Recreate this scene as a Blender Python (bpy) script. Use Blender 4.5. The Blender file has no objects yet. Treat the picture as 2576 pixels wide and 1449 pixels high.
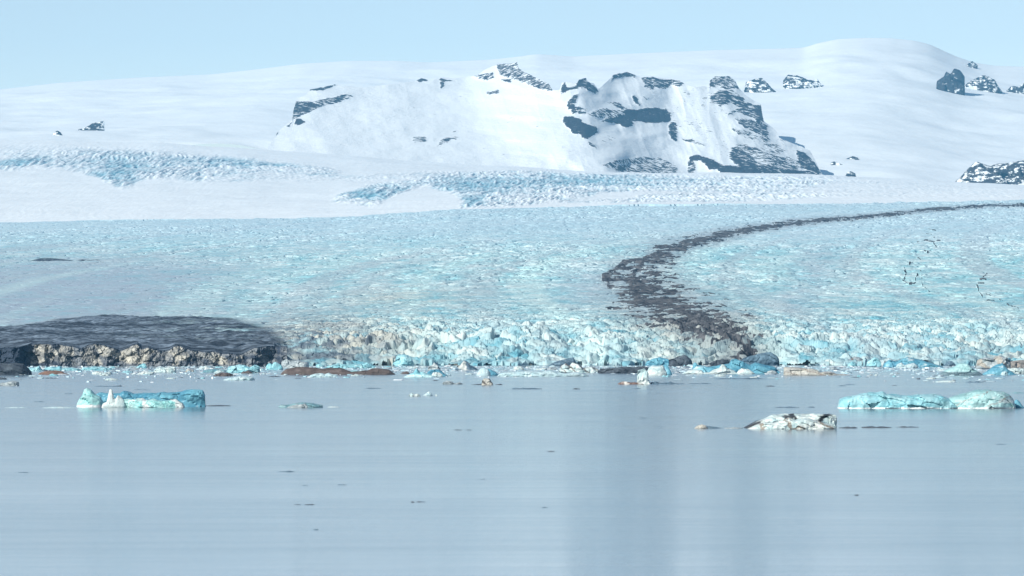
import bpy, math
import numpy as np

# ------------------------------------------------------------------ camera numbers
F, YH, CX, H = 12255.0, 850.0, 1288.0, 29.4      # focal length and eye level in units of a 2576 px wide frame, eye height in m
W0, H0 = 2576.0, 1449.0
Q = 1.0                                            # mesh coarseness
scene = bpy.context.scene
COL = scene.collection


def wx(px, d):
    return (px - CX) * d / F


def wz(y, d):
    return H + (YH - y) * d / F


def wd(y):                                         # distance of a point of the water surface
    return F * H / (y - YH)


# ------------------------------------------------------------------ noise
def _h(ix, iy, iz, s):
    h = (ix.astype(np.int64) * 374761393 + iy.astype(np.int64) * 668265263 + iz * 1440662683 + s * 974711) & 0xFFFFFFFF
    h = ((h ^ (h >> 13)) * 1274126177) & 0xFFFFFFFF
    h = ((h ^ (h >> 16)) * 668265263) & 0xFFFFFFFF
    return ((h ^ (h >> 15)) & 0xFFFFFF).astype(np.float32) / np.float32(0xFFFFFF)


def noise2(x, y, s=0):
    x0 = np.floor(x); y0 = np.floor(y)
    fx = (x - x0).astype(np.float32); fy = (y - y0).astype(np.float32)
    fx = fx * fx * (3 - 2 * fx); fy = fy * fy * (3 - 2 * fy)
    a = _h(x0, y0, 0, s); b = _h(x0 + 1, y0, 0, s); c = _h(x0, y0 + 1, 0, s); d = _h(x0 + 1, y0 + 1, 0, s)
    return ((a + (b - a) * fx) * (1 - fy) + (c + (d - c) * fx) * fy) * 2 - 1


def noise3(x, y, z, s=0):
    z0 = np.floor(z); fz = z - z0; fz = fz * fz * (3 - 2 * fz)
    x0 = np.floor(x); y0 = np.floor(y); fx = x - x0; fy = y - y0
    fx = fx * fx * (3 - 2 * fx); fy = fy * fy * (3 - 2 * fy)
    out = 0
    for k in (0, 1):
        zi = (z0 + k).astype(np.int64)
        a = _h(x0, y0, zi, s); b = _h(x0 + 1, y0, zi, s); c = _h(x0, y0 + 1, zi, s); d = _h(x0 + 1, y0 + 1, zi, s)
        v = (a + (b - a) * fx) * (1 - fy) + (c + (d - c) * fx) * fy
        out = out + v * (fz if k else 1 - fz)
    return out * 2 - 1


def fbm(x, y, o=4, s=0, g=0.5):
    t = 0; a = 1.0; n = 0
    for k in range(o):
        t = t + a * noise2(x, y, s + 17 * k); n += a
        x, y = 1.9 * (0.8 * x - 0.6 * y) + 13.7, 1.9 * (0.6 * x + 0.8 * y) + 5.1
        a *= g
    return t / n


def fbm3(x, y, z, o=4, s=0, g=0.5):
    t = 0; a = 1.0; n = 0
    for k in range(o):
        t = t + a * noise3(x, y, z, s + 17 * k); n += a
        x, y, z = 1.9 * (0.8 * x - 0.6 * y) + 3.7, 1.9 * (0.6 * x + 0.8 * y) + 5.1, z * 1.9 + 2.3
        a *= g
    return t / n


def worley(x, y, s=0):
    """F1, F2, random id, offsets of the nearest cell."""
    x0 = np.floor(x); y0 = np.floor(y)
    f1 = np.full(x.shape, 9.0, np.float32); f2 = f1.copy(); cid = np.zeros(x.shape, np.float32)
    ox = cid.copy(); oy = cid.copy()
    for i in (-1, 0, 1):
        for j in (-1, 0, 1):
            cx = x0 + i; cy = y0 + j
            dx = (x - cx - _h(cx, cy, 1, s)).astype(np.float32); dy = (y - cy - _h(cx, cy, 2, s)).astype(np.float32)
            dd = np.sqrt(dx * dx + dy * dy)
            m = dd < f1
            f2 = np.where(m, f1, np.minimum(f2, dd)); f1 = np.where(m, dd, f1)
            cid = np.where(m, _h(cx, cy, 3, s), cid); ox = np.where(m, dx, ox); oy = np.where(m, dy, oy)
    return f1, f2, cid, ox, oy


def sstep(a, b, x):
    t = np.clip((x - a) / (b - a), 0, 1)
    return t * t * (3 - 2 * t)


def mix(a, b, t):
    t = np.asarray(t)[..., None]
    return np.asarray(a, np.float32) * (1 - t) + np.asarray(b, np.float32) * t


def pip(px, py, poly):
    """1 inside the polygon, else 0."""
    poly = np.asarray(poly, float)
    out = np.zeros(px.shape, bool)
    x0, y0 = poly.min(0) - 1; x1, y1 = poly.max(0) + 1
    sel = (px > x0) & (px < x1) & (py > y0) & (py < y1)
    if not sel.any():
        return out
    a = px[sel]; b = py[sel]; r = np.zeros(a.shape, bool)
    n = len(poly)
    for k in range(n):
        xa, ya = poly[k]; xb, yb = poly[(k + 1) % n]
        c = (ya > b) != (yb > b)
        if ya != yb:
            r ^= c & (a < (xb - xa) * (b - ya) / (yb - ya) + xa)
    out[sel] = r
    return out


def line_dist(px, py, pts, sy=1.0):
    """distance to a polyline of (x, y, halfwidth), divided by the halfwidth there."""
    best = np.full(px.shape, 99.0, np.float32)
    for (xa, ya, wa), (xb, yb, wb) in zip(pts[:-1], pts[1:]):
        m = 4 * max(wa, wb)
        sel = (px > min(xa, xb) - m) & (px < max(xa, xb) + m) & (py > min(ya, yb) - m) & (py < max(ya, yb) + m)
        if not sel.any():
            continue
        a = px[sel]; b = py[sel]
        t = np.clip(((a - xa) * (xb - xa) + (b - ya) * (yb - ya) * sy) / ((xb - xa) ** 2 + (yb - ya) ** 2 * sy), 0, 1)
        dd = np.sqrt((a - xa - t * (xb - xa)) ** 2 + sy * (b - ya - t * (yb - ya)) ** 2) / (wa + t * (wb - wa))
        best[sel] = np.minimum(best[sel], dd)
    return best


def blur(a, n, axis):
    for _ in range(n):
        p = np.pad(a, [(1, 1) if k == axis else (0, 0) for k in range(a.ndim)], mode='edge')
        a = (np.take(p, range(0, a.shape[axis]), axis) + np.take(p, range(2, a.shape[axis] + 2), axis)) * 0.25 + a * 0.5
    return a


# ------------------------------------------------------------------ objects
def tag(o, label=None, cat=None, group=None, kind=None):
    for k, v in (('label', label), ('category', cat), ('group', group), ('kind', kind)):
        if v:
            o[k] = v
    return o


def mesh_obj(name, v, f, mat, col=None, smooth=False, parent=None, loc=(0, 0, 0), attrs=None):
    """one mesh object; v (n,3) already relative to loc, f (m,k)."""
    me = bpy.data.meshes.new(name)
    v = np.asarray(v, np.float32); f = np.asarray(f, np.int32)
    n, m, k = len(v), len(f), f.shape[1]
    me.vertices.add(n); me.vertices.foreach_set('co', v.ravel())
    me.loops.add(m * k); me.loops.foreach_set('vertex_index', f.ravel())
    me.polygons.add(m); me.polygons.foreach_set('loop_start', np.arange(0, m * k, k, dtype=np.int32))
    me.polygons.foreach_set('use_smooth', np.full(m, smooth, bool))
    if col is not None:
        a = me.color_attributes.new('Col', 'FLOAT_COLOR', 'POINT')
        c = np.ones((n, 4), np.float32); c[:, :3] = np.clip(col, 0, 1)
        a.data.foreach_set('color', c.ravel())
    for key, val in (attrs or {}).items():
        a = me.attributes.new(key, 'FLOAT', 'POINT'); a.data.foreach_set('value', np.asarray(val, np.float32).ravel())
    me.update(calc_edges=True)
    me.materials.append(mat)
    o = bpy.data.objects.new(name, me); COL.objects.link(o)
    o.location = loc
    if parent is not None:
        o.parent = parent
        o.location = (loc[0] - parent.location[0], loc[1] - parent.location[1], loc[2] - parent.location[2])
    return o


def grid_faces(nr, nc):
    i = np.arange(nr * nc, dtype=np.int32).reshape(nr, nc)
    return np.stack([i[:-1, :-1], i[:-1, 1:], i[1:, 1:], i[1:, :-1]], -1)


def sub_grid(name, P, C, keep, mat, smooth, faces, offset=None, attrs=None):
    """the faces of grid P marked in keep (nr-1, nc-1), as an object."""
    f = faces[keep]
    used = np.unique(f)
    lut = np.zeros(P.shape[0] * P.shape[1], np.int32); lut[used] = np.arange(len(used))
    v = P.reshape(-1, 3)[used]
    if offset is not None:
        v = v.copy(); v[:, 2] += offset.reshape(-1)[used]
    at = {k: a.reshape(-1)[used] for k, a in (attrs or {}).items()}
    return mesh_obj(name, v, lut[f], mat, C.reshape(-1, 3)[used] if C is not None else None, smooth, attrs=at)


# ------------------------------------------------------------------ materials
def new_mat(name):
    m = bpy.data.materials.new(name); m.use_nodes = True
    nt = m.node_tree
    b = nt.nodes['Principled BSDF']
    return m, nt, b


def link(nt, a, b):
    nt.links.new(a, b)


def ice_mat(name, scale, amount=0.25, rough=0.55, bump=0.0, bscale=1.0, zs=1.0, spec=0.3):
    """vertex base colour, broken up by small dirt and bubble variation."""
    m, nt, b = new_mat(name)
    at = nt.nodes.new('ShaderNodeAttribute'); at.attribute_name = 'Col'
    geo = nt.nodes.new('ShaderNodeNewGeometry')
    mp = nt.nodes.new('ShaderNodeMapping'); mp.inputs['Scale'].default_value = (scale, scale, scale * zs)
    link(nt, geo.outputs['Position'], mp.inputs['Vector'])
    n = nt.nodes.new('ShaderNodeTexNoise'); n.inputs['Scale'].default_value = 1.0; n.inputs['Detail'].default_value = 5
    n.inputs['Roughness'].default_value = 0.6
    link(nt, mp.outputs[0], n.inputs['Vector'])
    mr = nt.nodes.new('ShaderNodeMapRange')
    mr.inputs['From Min'].default_value = 0.25; mr.inputs['From Max'].default_value = 0.75
    mr.inputs['To Min'].default_value = 1 - amount; mr.inputs['To Max'].default_value = 1 + amount
    link(nt, n.outputs['Fac'], mr.inputs['Value'])
    vm = nt.nodes.new('ShaderNodeVectorMath'); vm.operation = 'SCALE'
    link(nt, at.outputs['Color'], vm.inputs[0]); link(nt, mr.outputs[0], vm.inputs['Scale'])
    link(nt, vm.outputs[0], b.inputs['Base Color'])
    b.inputs['Roughness'].default_value = rough
    b.inputs['Specular IOR Level'].default_value = spec
    if bump:
        n2 = nt.nodes.new('ShaderNodeTexNoise'); n2.inputs['Scale'].default_value = bscale; n2.inputs['Detail'].default_value = 6
        link(nt, geo.outputs['Position'], n2.inputs['Vector'])
        bp = nt.nodes.new('ShaderNodeBump'); bp.inputs['Distance'].default_value = bump
        bp.inputs['Strength'].default_value = 0.6
        link(nt, n2.outputs['Fac'], bp.inputs['Height']); link(nt, bp.outputs[0], b.inputs['Normal'])
    return m


M_ICE = ice_mat('glacier_ice', 0.12, 0.16, 0.5)
M_BERG = ice_mat('iceberg_ice', 0.7, 0.14, 0.35, 0.25, 1.2)
M_ROCK = ice_mat('debris', 0.25, 0.4, 1.0, 0.6, 0.5, spec=0.0)
M_CLIFF = ice_mat('cliff_ice', 0.22, 0.35, 1.0, 1.0, 0.3, spec=0.0)
M_SNOW = ice_mat('snow', 0.01, 0.04, 0.7, 6.0, 0.02, spec=0.15)


def mountain_mat():
    m, nt, b = new_mat('rock_and_snow')
    at = nt.nodes.new('ShaderNodeAttribute'); at.attribute_name = 'rock'
    geo = nt.nodes.new('ShaderNodeNewGeometry')
    mp = nt.nodes.new('ShaderNodeMapping'); mp.inputs['Scale'].default_value = (0.026, 0.026, 0.055)
    mp.inputs['Rotation'].default_value = (0, math.radians(-14), 0)
    link(nt, geo.outputs['Position'], mp.inputs['Vector'])
    n = nt.nodes.new('ShaderNodeTexNoise'); n.inputs['Scale'].default_value = 1.0; n.inputs['Detail'].default_value = 8
    n.inputs['Roughness'].default_value = 0.68
    link(nt, mp.outputs[0], n.inputs['Vector'])
    ad = nt.nodes.new('ShaderNodeMath'); ad.operation = 'ADD'
    mu = nt.nodes.new('ShaderNodeMath'); mu.operation = 'MULTIPLY_ADD'; mu.inputs[1].default_value = 3.4; mu.inputs[2].default_value = -1.7
    link(nt, n.outputs['Fac'], mu.inputs[0])
    link(nt, mu.outputs[0], ad.inputs[0]); link(nt, at.outputs['Fac'], ad.inputs[1])
    mr = nt.nodes.new('ShaderNodeMapRange'); mr.interpolation_type = 'SMOOTHSTEP'
    mr.inputs['From Min'].default_value = 0.44; mr.inputs['From Max'].default_value = 0.56
    link(nt, ad.outputs[0], mr.inputs['Value'])
    n2 = nt.nodes.new('ShaderNodeTexNoise'); n2.inputs['Scale'].default_value = 0.03; n2.inputs['Detail'].default_value = 4
    link(nt, geo.outputs['Position'], n2.inputs['Vector'])
    cr = nt.nodes.new('ShaderNodeMix'); cr.data_type = 'RGBA'
    cr.inputs[6].default_value = (0.022, 0.024, 0.03, 1); cr.inputs[7].default_value = (0.075, 0.074, 0.078, 1)
    link(nt, n2.outputs['Fac'], cr.inputs[0])
    cm = nt.nodes.new('ShaderNodeMix'); cm.data_type = 'RGBA'
    cm.inputs[6].default_value = (0.88, 0.91, 0.91, 1)
    link(nt, mr.outputs[0], cm.inputs[0]); link(nt, cr.outputs[2], cm.inputs[7])
    link(nt, cm.outputs[2], b.inputs['Base Color'])
    b.inputs['Roughness'].default_value = 0.8; b.inputs['Specular IOR Level'].default_value = 0.15
    bp = nt.nodes.new('ShaderNodeBump'); bp.inputs['Distance'].default_value = 14; bp.inputs['Strength'].default_value = 0.5
    link(nt, n.outputs['Fac'], bp.inputs['Height']); link(nt, bp.outputs[0], b.inputs['Normal'])
    return m


M_MTN = mountain_mat()


def water_mat():
    m, nt, b = new_mat('lagoon_water')
    geo = nt.nodes.new('ShaderNodeNewGeometry')
    b.inputs['Base Color'].default_value = (0.16, 0.22, 0.26, 1)
    b.inputs['IOR'].default_value = 1.17

    def nz(sx, sy, det=4, rough=0.55):
        mp = nt.nodes.new('ShaderNodeMapping'); mp.inputs['Scale'].default_value = (sx, sy, 1)
        link(nt, geo.outputs['Position'], mp.inputs['Vector'])
        n = nt.nodes.new('ShaderNodeTexNoise'); n.inputs['Scale'].default_value = 1; n.inputs['Detail'].default_value = det
        n.inputs['Roughness'].default_value = rough; n.inputs['Distortion'].default_value = 0.3
        link(nt, mp.outputs[0], n.inputs['Vector'])
        return n.outputs['Fac']
    streak = nz(1 / 90, 1 / 16, 5, 0.6)                # wind lanes lying across the lagoon
    mr = nt.nodes.new('ShaderNodeMapRange')
    mr.inputs['From Min'].default_value = 0.3; mr.inputs['From Max'].default_value = 0.7
    mr.inputs['To Min'].default_value = 0.09; mr.inputs['To Max'].default_value = 0.15
    patch = nz(1 / 420, 1 / 110, 3, 0.5)
    sm_ = nt.nodes.new('ShaderNodeMix'); sm_.inputs[0].default_value = 0.55
    link(nt, streak, sm_.inputs[2]); link(nt, patch, sm_.inputs[3])
    link(nt, sm_.outputs[0], mr.inputs['Value']); link(nt, mr.outputs[0], b.inputs['Roughness'])
    rip = nz(1 / 2.2, 1 / 0.9, 3)
    bp = nt.nodes.new('ShaderNodeBump'); bp.inputs['Distance'].default_value = 0.02; bp.inputs['Strength'].default_value = 0.25
    link(nt, rip, bp.inputs['Height'])
    link(nt, bp.outputs[0], b.inputs['Normal'])
    return m


M_WATER = water_mat()

# ------------------------------------------------------------------ water
mesh_obj('water', [(-9000, -300, 0), (9000, -300, 0), (9000, 9000, 0), (-9000, 9000, 0)], [(0, 1, 2, 3)], M_WATER)['kind'] = 'structure'

# ------------------------------------------------------------------ glacier and snowfield: one height field
px = np.arange(-320, 2900, 2.0 * Q)
step = np.concatenate([np.full(int(140 / Q), 2.2), np.full(int(560 / Q), 3.6), np.linspace(3.8, 13, int(900 / Q)), np.linspace(13, 26, int(420 / Q))]) * Q
dd = 5040 + np.concatenate([[0], np.cumsum(step)])
dd = dd[dd < 23600]
PX, D = np.meshgrid(px, dd)
PX = PX.astype(np.float64)
X = wx(PX, D)

Dn = [5000, 5300, 5600, 6000, 7000, 8000, 10000, 12000, 14000, 16000]
yr = np.interp(D, Dn, [900, 887, 866, 842, 795, 752, 684, 634, 592, 557])
yl = np.interp(D, [5000, 5080, 5600, 6000, 6500, 7000, 7600, 8000, 10000, 12000, 14000, 16000], [872, 868, 856, 845, 826, 803, 782, 764, 690, 636, 592, 557])
t = sstep(600, 850, PX)
yb = yl * (1 - t) + yr * t
y16 = np.interp(px, [-320, 0, 830, 1150, 1400, 2000, 2576, 2900], [559, 559, 547, 526, 521, 514, 503, 500])[None, :]
yb = 896 - (896 - yb) * (896 - y16) / (896 - 557)
crest = np.interp(px, [-320, 0, 200, 400, 640, 900, 1200, 1540, 2060, 2200, 2400, 2576, 2900], [349, 350, 354, 360, 374, 394, 414, 432, 437, 444, 457, 463, 466])[None, :]
crest = crest + 1.6 * fbm(px / 130.0, px * 0 + 3.3, 2, 5)[None, :]
tt = np.clip((D - 16000) / 7000, 0, 1)
YN = np.where(D > 16000, y16 + (crest - y16) * tt ** 0.9, yb)
YN = np.where(D > 23000, crest + (D - 23000) * 0.12, YN)
Z = wz(YN, D)

warp = 7 * fbm(X / 90, D / 260, 3, 91)
PW, YW = PX + warp, YN + 0.45 * warp

# --- masks
snow = YN < y16 + 1.5 * fbm(px / 60.0, px * 0, 3, 8)[None, :]
lobe = pip(PW, YW, [(-500, 822), (0, 826), (70, 815), (150, 805), (215, 800), (290, 792), (345, 799), (430, 798), (480, 799), (560, 798), (620, 811), (665, 824), (708, 848), (730, 880), (722, 990), (-500, 990)])
lobe_s = blur(blur(lobe.astype(np.float32), 6, 0), 160, 1)
ser = sstep(680, 860, YN) * sstep(560, 900, PX + 0.9 * (YN - 800)) * (1 - lobe_s)
ser = np.where(snow, 0, ser)
ice1 = pip(PW, YW, [(-300, 440), (-300, 425), (-60, 416), (0, 408), (40, 400), (140, 389), (290, 384), (400, 387), (560, 395), (720, 408), (860, 424), (830, 440), (700, 432), (560, 437), (480, 448), (350, 449), (322, 476), (268, 462), (250, 440), (180, 424), (90, 420), (20, 426)]).astype(np.float32)
ice1b = pip(PW, YW, [(430, 462), (520, 442), (700, 440), (880, 440), (1120, 430), (1400, 428), (1400, 446), (1120, 446), (900, 456), (700, 456), (560, 462)]).astype(np.float32) * 0.6
ice2 = pip(PW, YW, [(830, 512), (850, 490), (940, 466), (1060, 452), (1130, 440), (1290, 437), (1500, 438), (1740, 440), (1990, 444), (2110, 452), (2000, 478), (1700, 482), (1520, 486), (1400, 506), (1300, 516), (1150, 524), (1170, 505), (1120, 480), (1060, 466), (1000, 488), (940, 518)]).astype(np.float32)
ice3 = pip(PW, YW, [(1380, 508), (1560, 496), (1750, 487), (1960, 484), (2120, 492), (1960, 503), (1700, 508), (1560, 514)]).astype(np.float32) * 0.8
ice4 = pip(PW, YW, [(-300, 355), (200, 362), (420, 372), (560, 385), (280, 384), (100, 392), (0, 400), (-300, 420)]).astype(np.float32) * 0.4
ice5 = pip(PW, YW, [(1480, 444), (2076, 440), (2400, 462), (2576, 480), (2576, 500), (2200, 500), (1900, 490)]).astype(np.float32) * 0.35
fall = np.maximum.reduce([ice1, ice1b, ice2, ice3, ice4, ice5]) * snow
i0 = int(np.searchsorted(dd, 15000))
fall[i0:] = blur(blur(fall[i0:], 420, 0), 60, 1)
fall[i0:] = sstep(0.12, 0.95, fall[i0:])

# medial moraine, traced as a ribbon on the ice
mor = line_dist(PW, YN, [(2900, 514, 3), (2576, 517, 3.5), (2490, 518, 4), (2330, 529, 5), (2180, 546, 6), (2080, 553, 7), (1980, 563, 8), (1900, 575, 10), (1830, 588, 13), (1760, 607, 15), (1700, 626, 20), (1650, 645, 24)])
mor2 = line_dist(PW, YN, [(1680, 632, 16), (1620, 655, 13), (1592, 690, 12), (1590, 715, 48), (1625, 745, 76), (1672, 775, 72), (1720, 800, 66), (1780, 828, 64), (1835, 862, 64), (1870, 900, 66)])
mor3 = line_dist(PW, YN, [(1640, 650, 9), (1570, 662, 8), (1540, 680, 7), (1522, 700, 9), (1530, 715, 12)])
mor4 = line_dist(PW, YN, [(1660, 660, 34), (1632, 690, 42), (1640, 730, 48)])
fill = blur(blur(pip(PW, YN, [(1640, 648), (1570, 662), (1526, 698), (1535, 722), (1600, 738), (1600, 690)]).astype(np.float32), 8, 0), 4, 1)
streak = fbm(X / 24, D / 60, 4, 33, 0.62)
M = np.maximum.reduce([1.15 - mor, (1.05 - 0.33 * sstep(770, 870, YN)) - mor2 * 0.95, 1.05 - mor3, 0.65 - 0.6 * mor4])
M = np.maximum(M, fill * 0.62 - 2 * (fill < 0.02))
dirt = np.clip(M, -1, 1) * 0.95 + 1.4 * streak - 0.06 * sstep(775, 860, YN)
SQ = [[(2335, 577, 2.2), (2352, 580, 2.2)], [(2330, 588, 1.6), (2342, 590, 1.6)], [(2338, 596, 2), (2349, 598, 2)], [(2326, 604, 2.2), (2338, 603, 2.2)], [(2306, 608, 1.8), (2330, 606, 2.4), (2350, 609, 1.8), (2364, 606, 1.4)],
      [(2346, 613, 2), (2354, 620, 2)], [(2322, 630, 2), (2336, 636, 2)], [(2306, 648, 1.8), (2314, 652, 2)], [(2283, 668, 2), (2294, 662, 2)], [(2275, 676, 2.6), (2279, 690, 3), (2274, 703, 3)],
      [(2270, 706, 1.8), (2288, 716, 2), (2300, 714, 2), (2303, 700, 1.8), (2315, 682, 1.8), (2320, 690, 1.6), (2317, 706, 1.6), (2321, 721, 1.6)], [(2326, 724, 1.5), (2336, 736, 1.5)],
      [(2468, 697, 2.5), (2480, 690, 3)], [(2464, 703, 2.6), (2478, 705, 2)], [(2460, 713, 2.6), (2474, 712, 2.2)], [(2458, 718, 2.4), (2460, 733, 2.4), (2470, 746, 3)], [(2476, 740, 1.8), (2490, 744, 1.8)], [(2482, 754, 3), (2500, 757, 2.4)], [(2512, 752, 1.5), (2530, 762, 2)], [(2534, 768, 2.6), (2560, 775, 2)], [(2575, 780, 2), (2620, 796, 2)]]
for pts in SQ:
    dirt = np.maximum(dirt, 0.84 - line_dist(PX + 0.3 * warp, YN, pts) * 0.75 + 0.8 * streak)
dirt = np.where(snow, -1, dirt)

# --- relief
wv = fbm(X / 26, D / 34, 3, 3)
c1 = worley(X / 17 + 0.8 * wv + D / 60, D / 24 + 0.5 * wv, 1)
c0 = worley(X / 38 - 0.6 * wv, D / 46 + 0.6 * wv, 14)
blk = 0.75 * c1[2] * sstep(0.0, 0.45, c1[1] - c1[0]) + 0.55 * (c1[3] * np.sin(c1[2] * 40) + c1[4] * 0.7) + 0.6 * c0[2] * sstep(0, 0.4, c0[1] - c0[0]) + 0.4 * c0[3] * np.sin(c0[2] * 50)
c2 = worley(X / 5.5 + 0.5 * wv, D / 9, 2)
nf = sstep(800, 885, YN)
big_blk = 1.25 * c0[2] * sstep(0, 0.3, c0[1] - c0[0]) + 0.9 * (c0[3] * np.sin(c0[2] * 50) + 0.8 * c0[4])
blk = blk * (1 - 0.5 * nf) + big_blk * 0.75 * nf
blk2 = c2[2] * sstep(0, 0.3, c2[1] - c2[0])
rid = 1 - np.abs(fbm(X / 22, D / 30, 3, 12))
big = fbm(X / 130, D / 220, 3, 44)
amp = 1.2 * ser * (2.6 + 6.8 * sstep(770, 880, YN)) * (1 - 0.2 * np.exp(-((PX - 800) / 130) ** 2))
Z += amp * (blk * 1.0 + (0.22 - 0.08 * nf) * blk2 + 0.7 * (rid - 0.7) + 0.9 * big - 0.55)
quiet = np.where(snow, 0, (1 - ser) * (1 - 0.55 * lobe_s)) * (0.8 + 0.8 * sstep(-0.3, 0.5, fbm(X / 300, D / 700, 3, 71)))
quiet = quiet * (1 - 0.6 * (1 - sstep(250, 800, PX)) * sstep(600, 690, YN))
cre = fbm(X / 24, D / 52, 4, 21, 0.6)
Z += quiet * 3.8 * cre * (0.55 + 0.45 * sstep(60, 1100, PX))
crv = sstep(0.86, 1.0, 1 - np.abs(fbm(X / 46, D / 60, 3, 23, 0.5)) * 1.15)
Z -= quiet * 3.2 * crv
Z += lobe_s * sstep(5095, 5260, D) * (5.0 * (1 - np.abs(fbm(X / 110, D / 190, 4, 61))) - 2.5 + 3.2 * fbm(X / 20, D / 36, 4, 62, 0.6))
xs_ = X - (0.006 + 0.022 * sstep(500, 1000, PX)) * D + 40 * fbm(X / 260, D / 500, 2, 7)
fb = 0.45 + 0.42 * fbm(xs_ / 11, D / 270, 3, 15, 0.55) + 0.32 * fbm(X / 13, D / 80, 3, 6, 0.6) + 0.2 * fbm(X / 60, D / 200, 3, 9)
Z += np.where(snow, np.clip(fall + 0.08, 0, 1) * 17 * (fb - 0.3) + 9 * fbm(X / 420, D / 900, 4, 29), 0)
Z += np.where(dirt > 0.4, 2.6 * np.clip(dirt - 0.4, 0, 0.9) + 1.1 * np.abs(streak), 0)

CTX = np.array([-300, 0, 40, 78, 84, 118, 150, 185, 200, 235, 262, 300, 330, 345, 356, 372, 400, 425, 440, 455, 480, 525, 541, 560, 590, 607, 640, 700, 752])
CTY = 1.5 * np.array([4, 4, 4, -3, -2, -3, -2, 2, 6, -3, 0, 8, 1, -2, 5, 3, 9, 8, 1, 2, 9, 11, 9, 14, 14, 15, 4, 0, 2])


def cliff_top(x):
    return 868 + 2.5 * fbm(x / 26, x * 0 + 4, 3, 301) + np.interp(x, CTX, CTY)


ct = wz(cliff_top(px), 5094)[None, :] - 0.5
Z = np.where(PX < 728, ct + (Z - ct) * sstep(5094, 5420, D), Z)
# --- calving front: the ice ends in a broken wall
right_ = lambda p: p > 690
front = 5225 + 70 * fbm(px / 90.0, px * 0 + 1.5, 4, 77) + 22 * fbm(px / 17.0, px * 0 + 9, 3, 78)
front = front[None, :] + 95 * (c0[2] - 0.5) + 18 * (c1[2] - 0.5)
fs = sstep(0, 1, (D - front + 4) / 9.0)
low = sstep(-10, 240, D - front) ** 0.8
Z = np.where(right_(PX), Z * low + (1 - low) * (1.5 + 0.45 * (Z - wz(YN, D)) + 1.2 * rid), Z)
right = PX > 690
Z = np.where(right, -8 + (Z + 8) * fs, Z)

# --- own colours of the ice
turq, pale, greyb, beige = (0.30, 0.58, 0.62), (0.70, 0.82, 0.80), (0.42, 0.49, 0.55), (0.53, 0.525, 0.45)
rnd = c1[2]; small = c2[2]
n_l = fbm(X / 260, D / 700, 4, 51); n_m = fbm(X / 40, D / 90, 4, 52, 0.6)
C = mix(turq, pale, np.clip(0.45 + 0.85 * n_m + 0.35 * n_l + 0.25 * (small - 0.5), 0, 1))
C = mix(C, mix((0.14, 0.40, 0.48), (0.60, 0.69, 0.66), np.clip(0.50 + 0.6 * (rnd - 0.5) + 0.5 * (c0[2] - 0.5) + 0.9 * n_m, 0, 1)), ser * 0.9)
gl = np.clip((1 - sstep(250, 900, PX - 0.2 * (YN - 700))) * sstep(590, 700, YN) * 1.0, 0, 1)
gl = np.maximum(gl, 0.55 * np.exp(-((PX - 2060 + 0.5 * (YN - 660)) / 75) ** 2) * sstep(570, 640, YN) * (1 - sstep(760, 820, YN)))
gl = np.maximum(gl, 0.5 * np.exp(-((PX - 1480) / 80) ** 2) * sstep(620, 700, YN) * (1 - sstep(740, 790, YN)))
C = mix(C, greyb, np.clip(gl * (0.8 + 0.5 * n_m), 0, 1))
xm = np.interp(YN, [500, 517, 529, 546, 563, 588, 626, 660, 700, 745, 800, 862, 900], [2900, 2576, 2330, 2180, 1980, 1830, 1700, 1610, 1575, 1625, 1720, 1835, 1870])
fl = (PX - xm) / (34 + 0.26 * (YN - 500))
bands = fbm(fl, D / 9000, 3, 57, 0.55)
C = mix(C, (0.46, 0.54, 0.56), np.clip(1.3 * bands - 0.08, 0, 0.6) * np.where(snow, 0, 1))
C = mix(C, (0.62, 0.80, 0.76), np.clip(-1.2 * bands - 0.10, 0, 0.5))
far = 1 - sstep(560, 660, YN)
C = mix(C, (0.60, 0.75, 0.81), 0.7 * far)  # blends to a paler blue towards the far end
bei = np.clip(np.exp(-(((PX - 850) / 190) ** 2 + ((YN - 865) / 60) ** 2)) * 1.4 + 0.5 * np.exp(-(((PX - 1010) / 160) ** 2 + ((YN - 745) / 22) ** 2)) + 0.45 * np.exp(-(((PX - 1760) / 140) ** 2 + ((YN - 850) / 60) ** 2)) + 0.35 * np.exp(-(((PX - 2480) / 110) ** 2 + ((YN - 880) / 26) ** 2)), 0, 1)
C = mix(C, beige, np.clip(bei * (0.65 + 1.0 * n_m + 0.5 * (rnd - 0.5)), 0, 0.92))
dz = np.exp(-(((PX - 800 - 1.1 * (YN - 850)) / 150) ** 2 + ((YN - 858) / 52) ** 2))
C = mix(C, (0.13, 0.16, 0.19), np.clip(dz * (0.45 + 2.2 * fbm(X / 26 - D / 70, D / 30, 4, 85, 0.6)), 0, 0.92))
smear = np.clip(0.42 * sstep(0.12, 0.5, fbm(X / 30, D / 60, 4, 83, 0.6) + 0.25 * n_l) * sstep(720, 800, YN), 0, 1)
C = mix(C, (0.25, 0.30, 0.33), smear * (0.5 + 0.5 * bei))
halo = np.clip(sstep(-1.1, 0.7, M + 0.3 * streak), 0, 1) * np.where(snow, 0, 1)
C = mix(C, mix((0.33, 0.37, 0.40), (0.30, 0.285, 0.26), sstep(760, 840, YN)), halo * 0.72)
lob = np.clip(0.46 + 1.1 * fbm(X / 75, D / 34, 5, 64, 0.6) + 0.7 * fbm(X / 9, D / 16, 3, 65, 0.6), 0, 1)
win = sstep(0.05, 0.5, fbm(X / 90, D / 26, 4, 67, 0.55)) * np.exp(-(((PX - 560) / 190) ** 2 + ((YN - 832) / 24) ** 2))
C = mix(C, mix((0.048, 0.058, 0.074), (0.23, 0.285, 0.345), lob ** 1.4), lobe_s * (1 - 0.65 * win))
S = np.ones(C.shape, np.float32) * np.array((0.875, 0.905, 0.905), np.float32)
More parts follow.
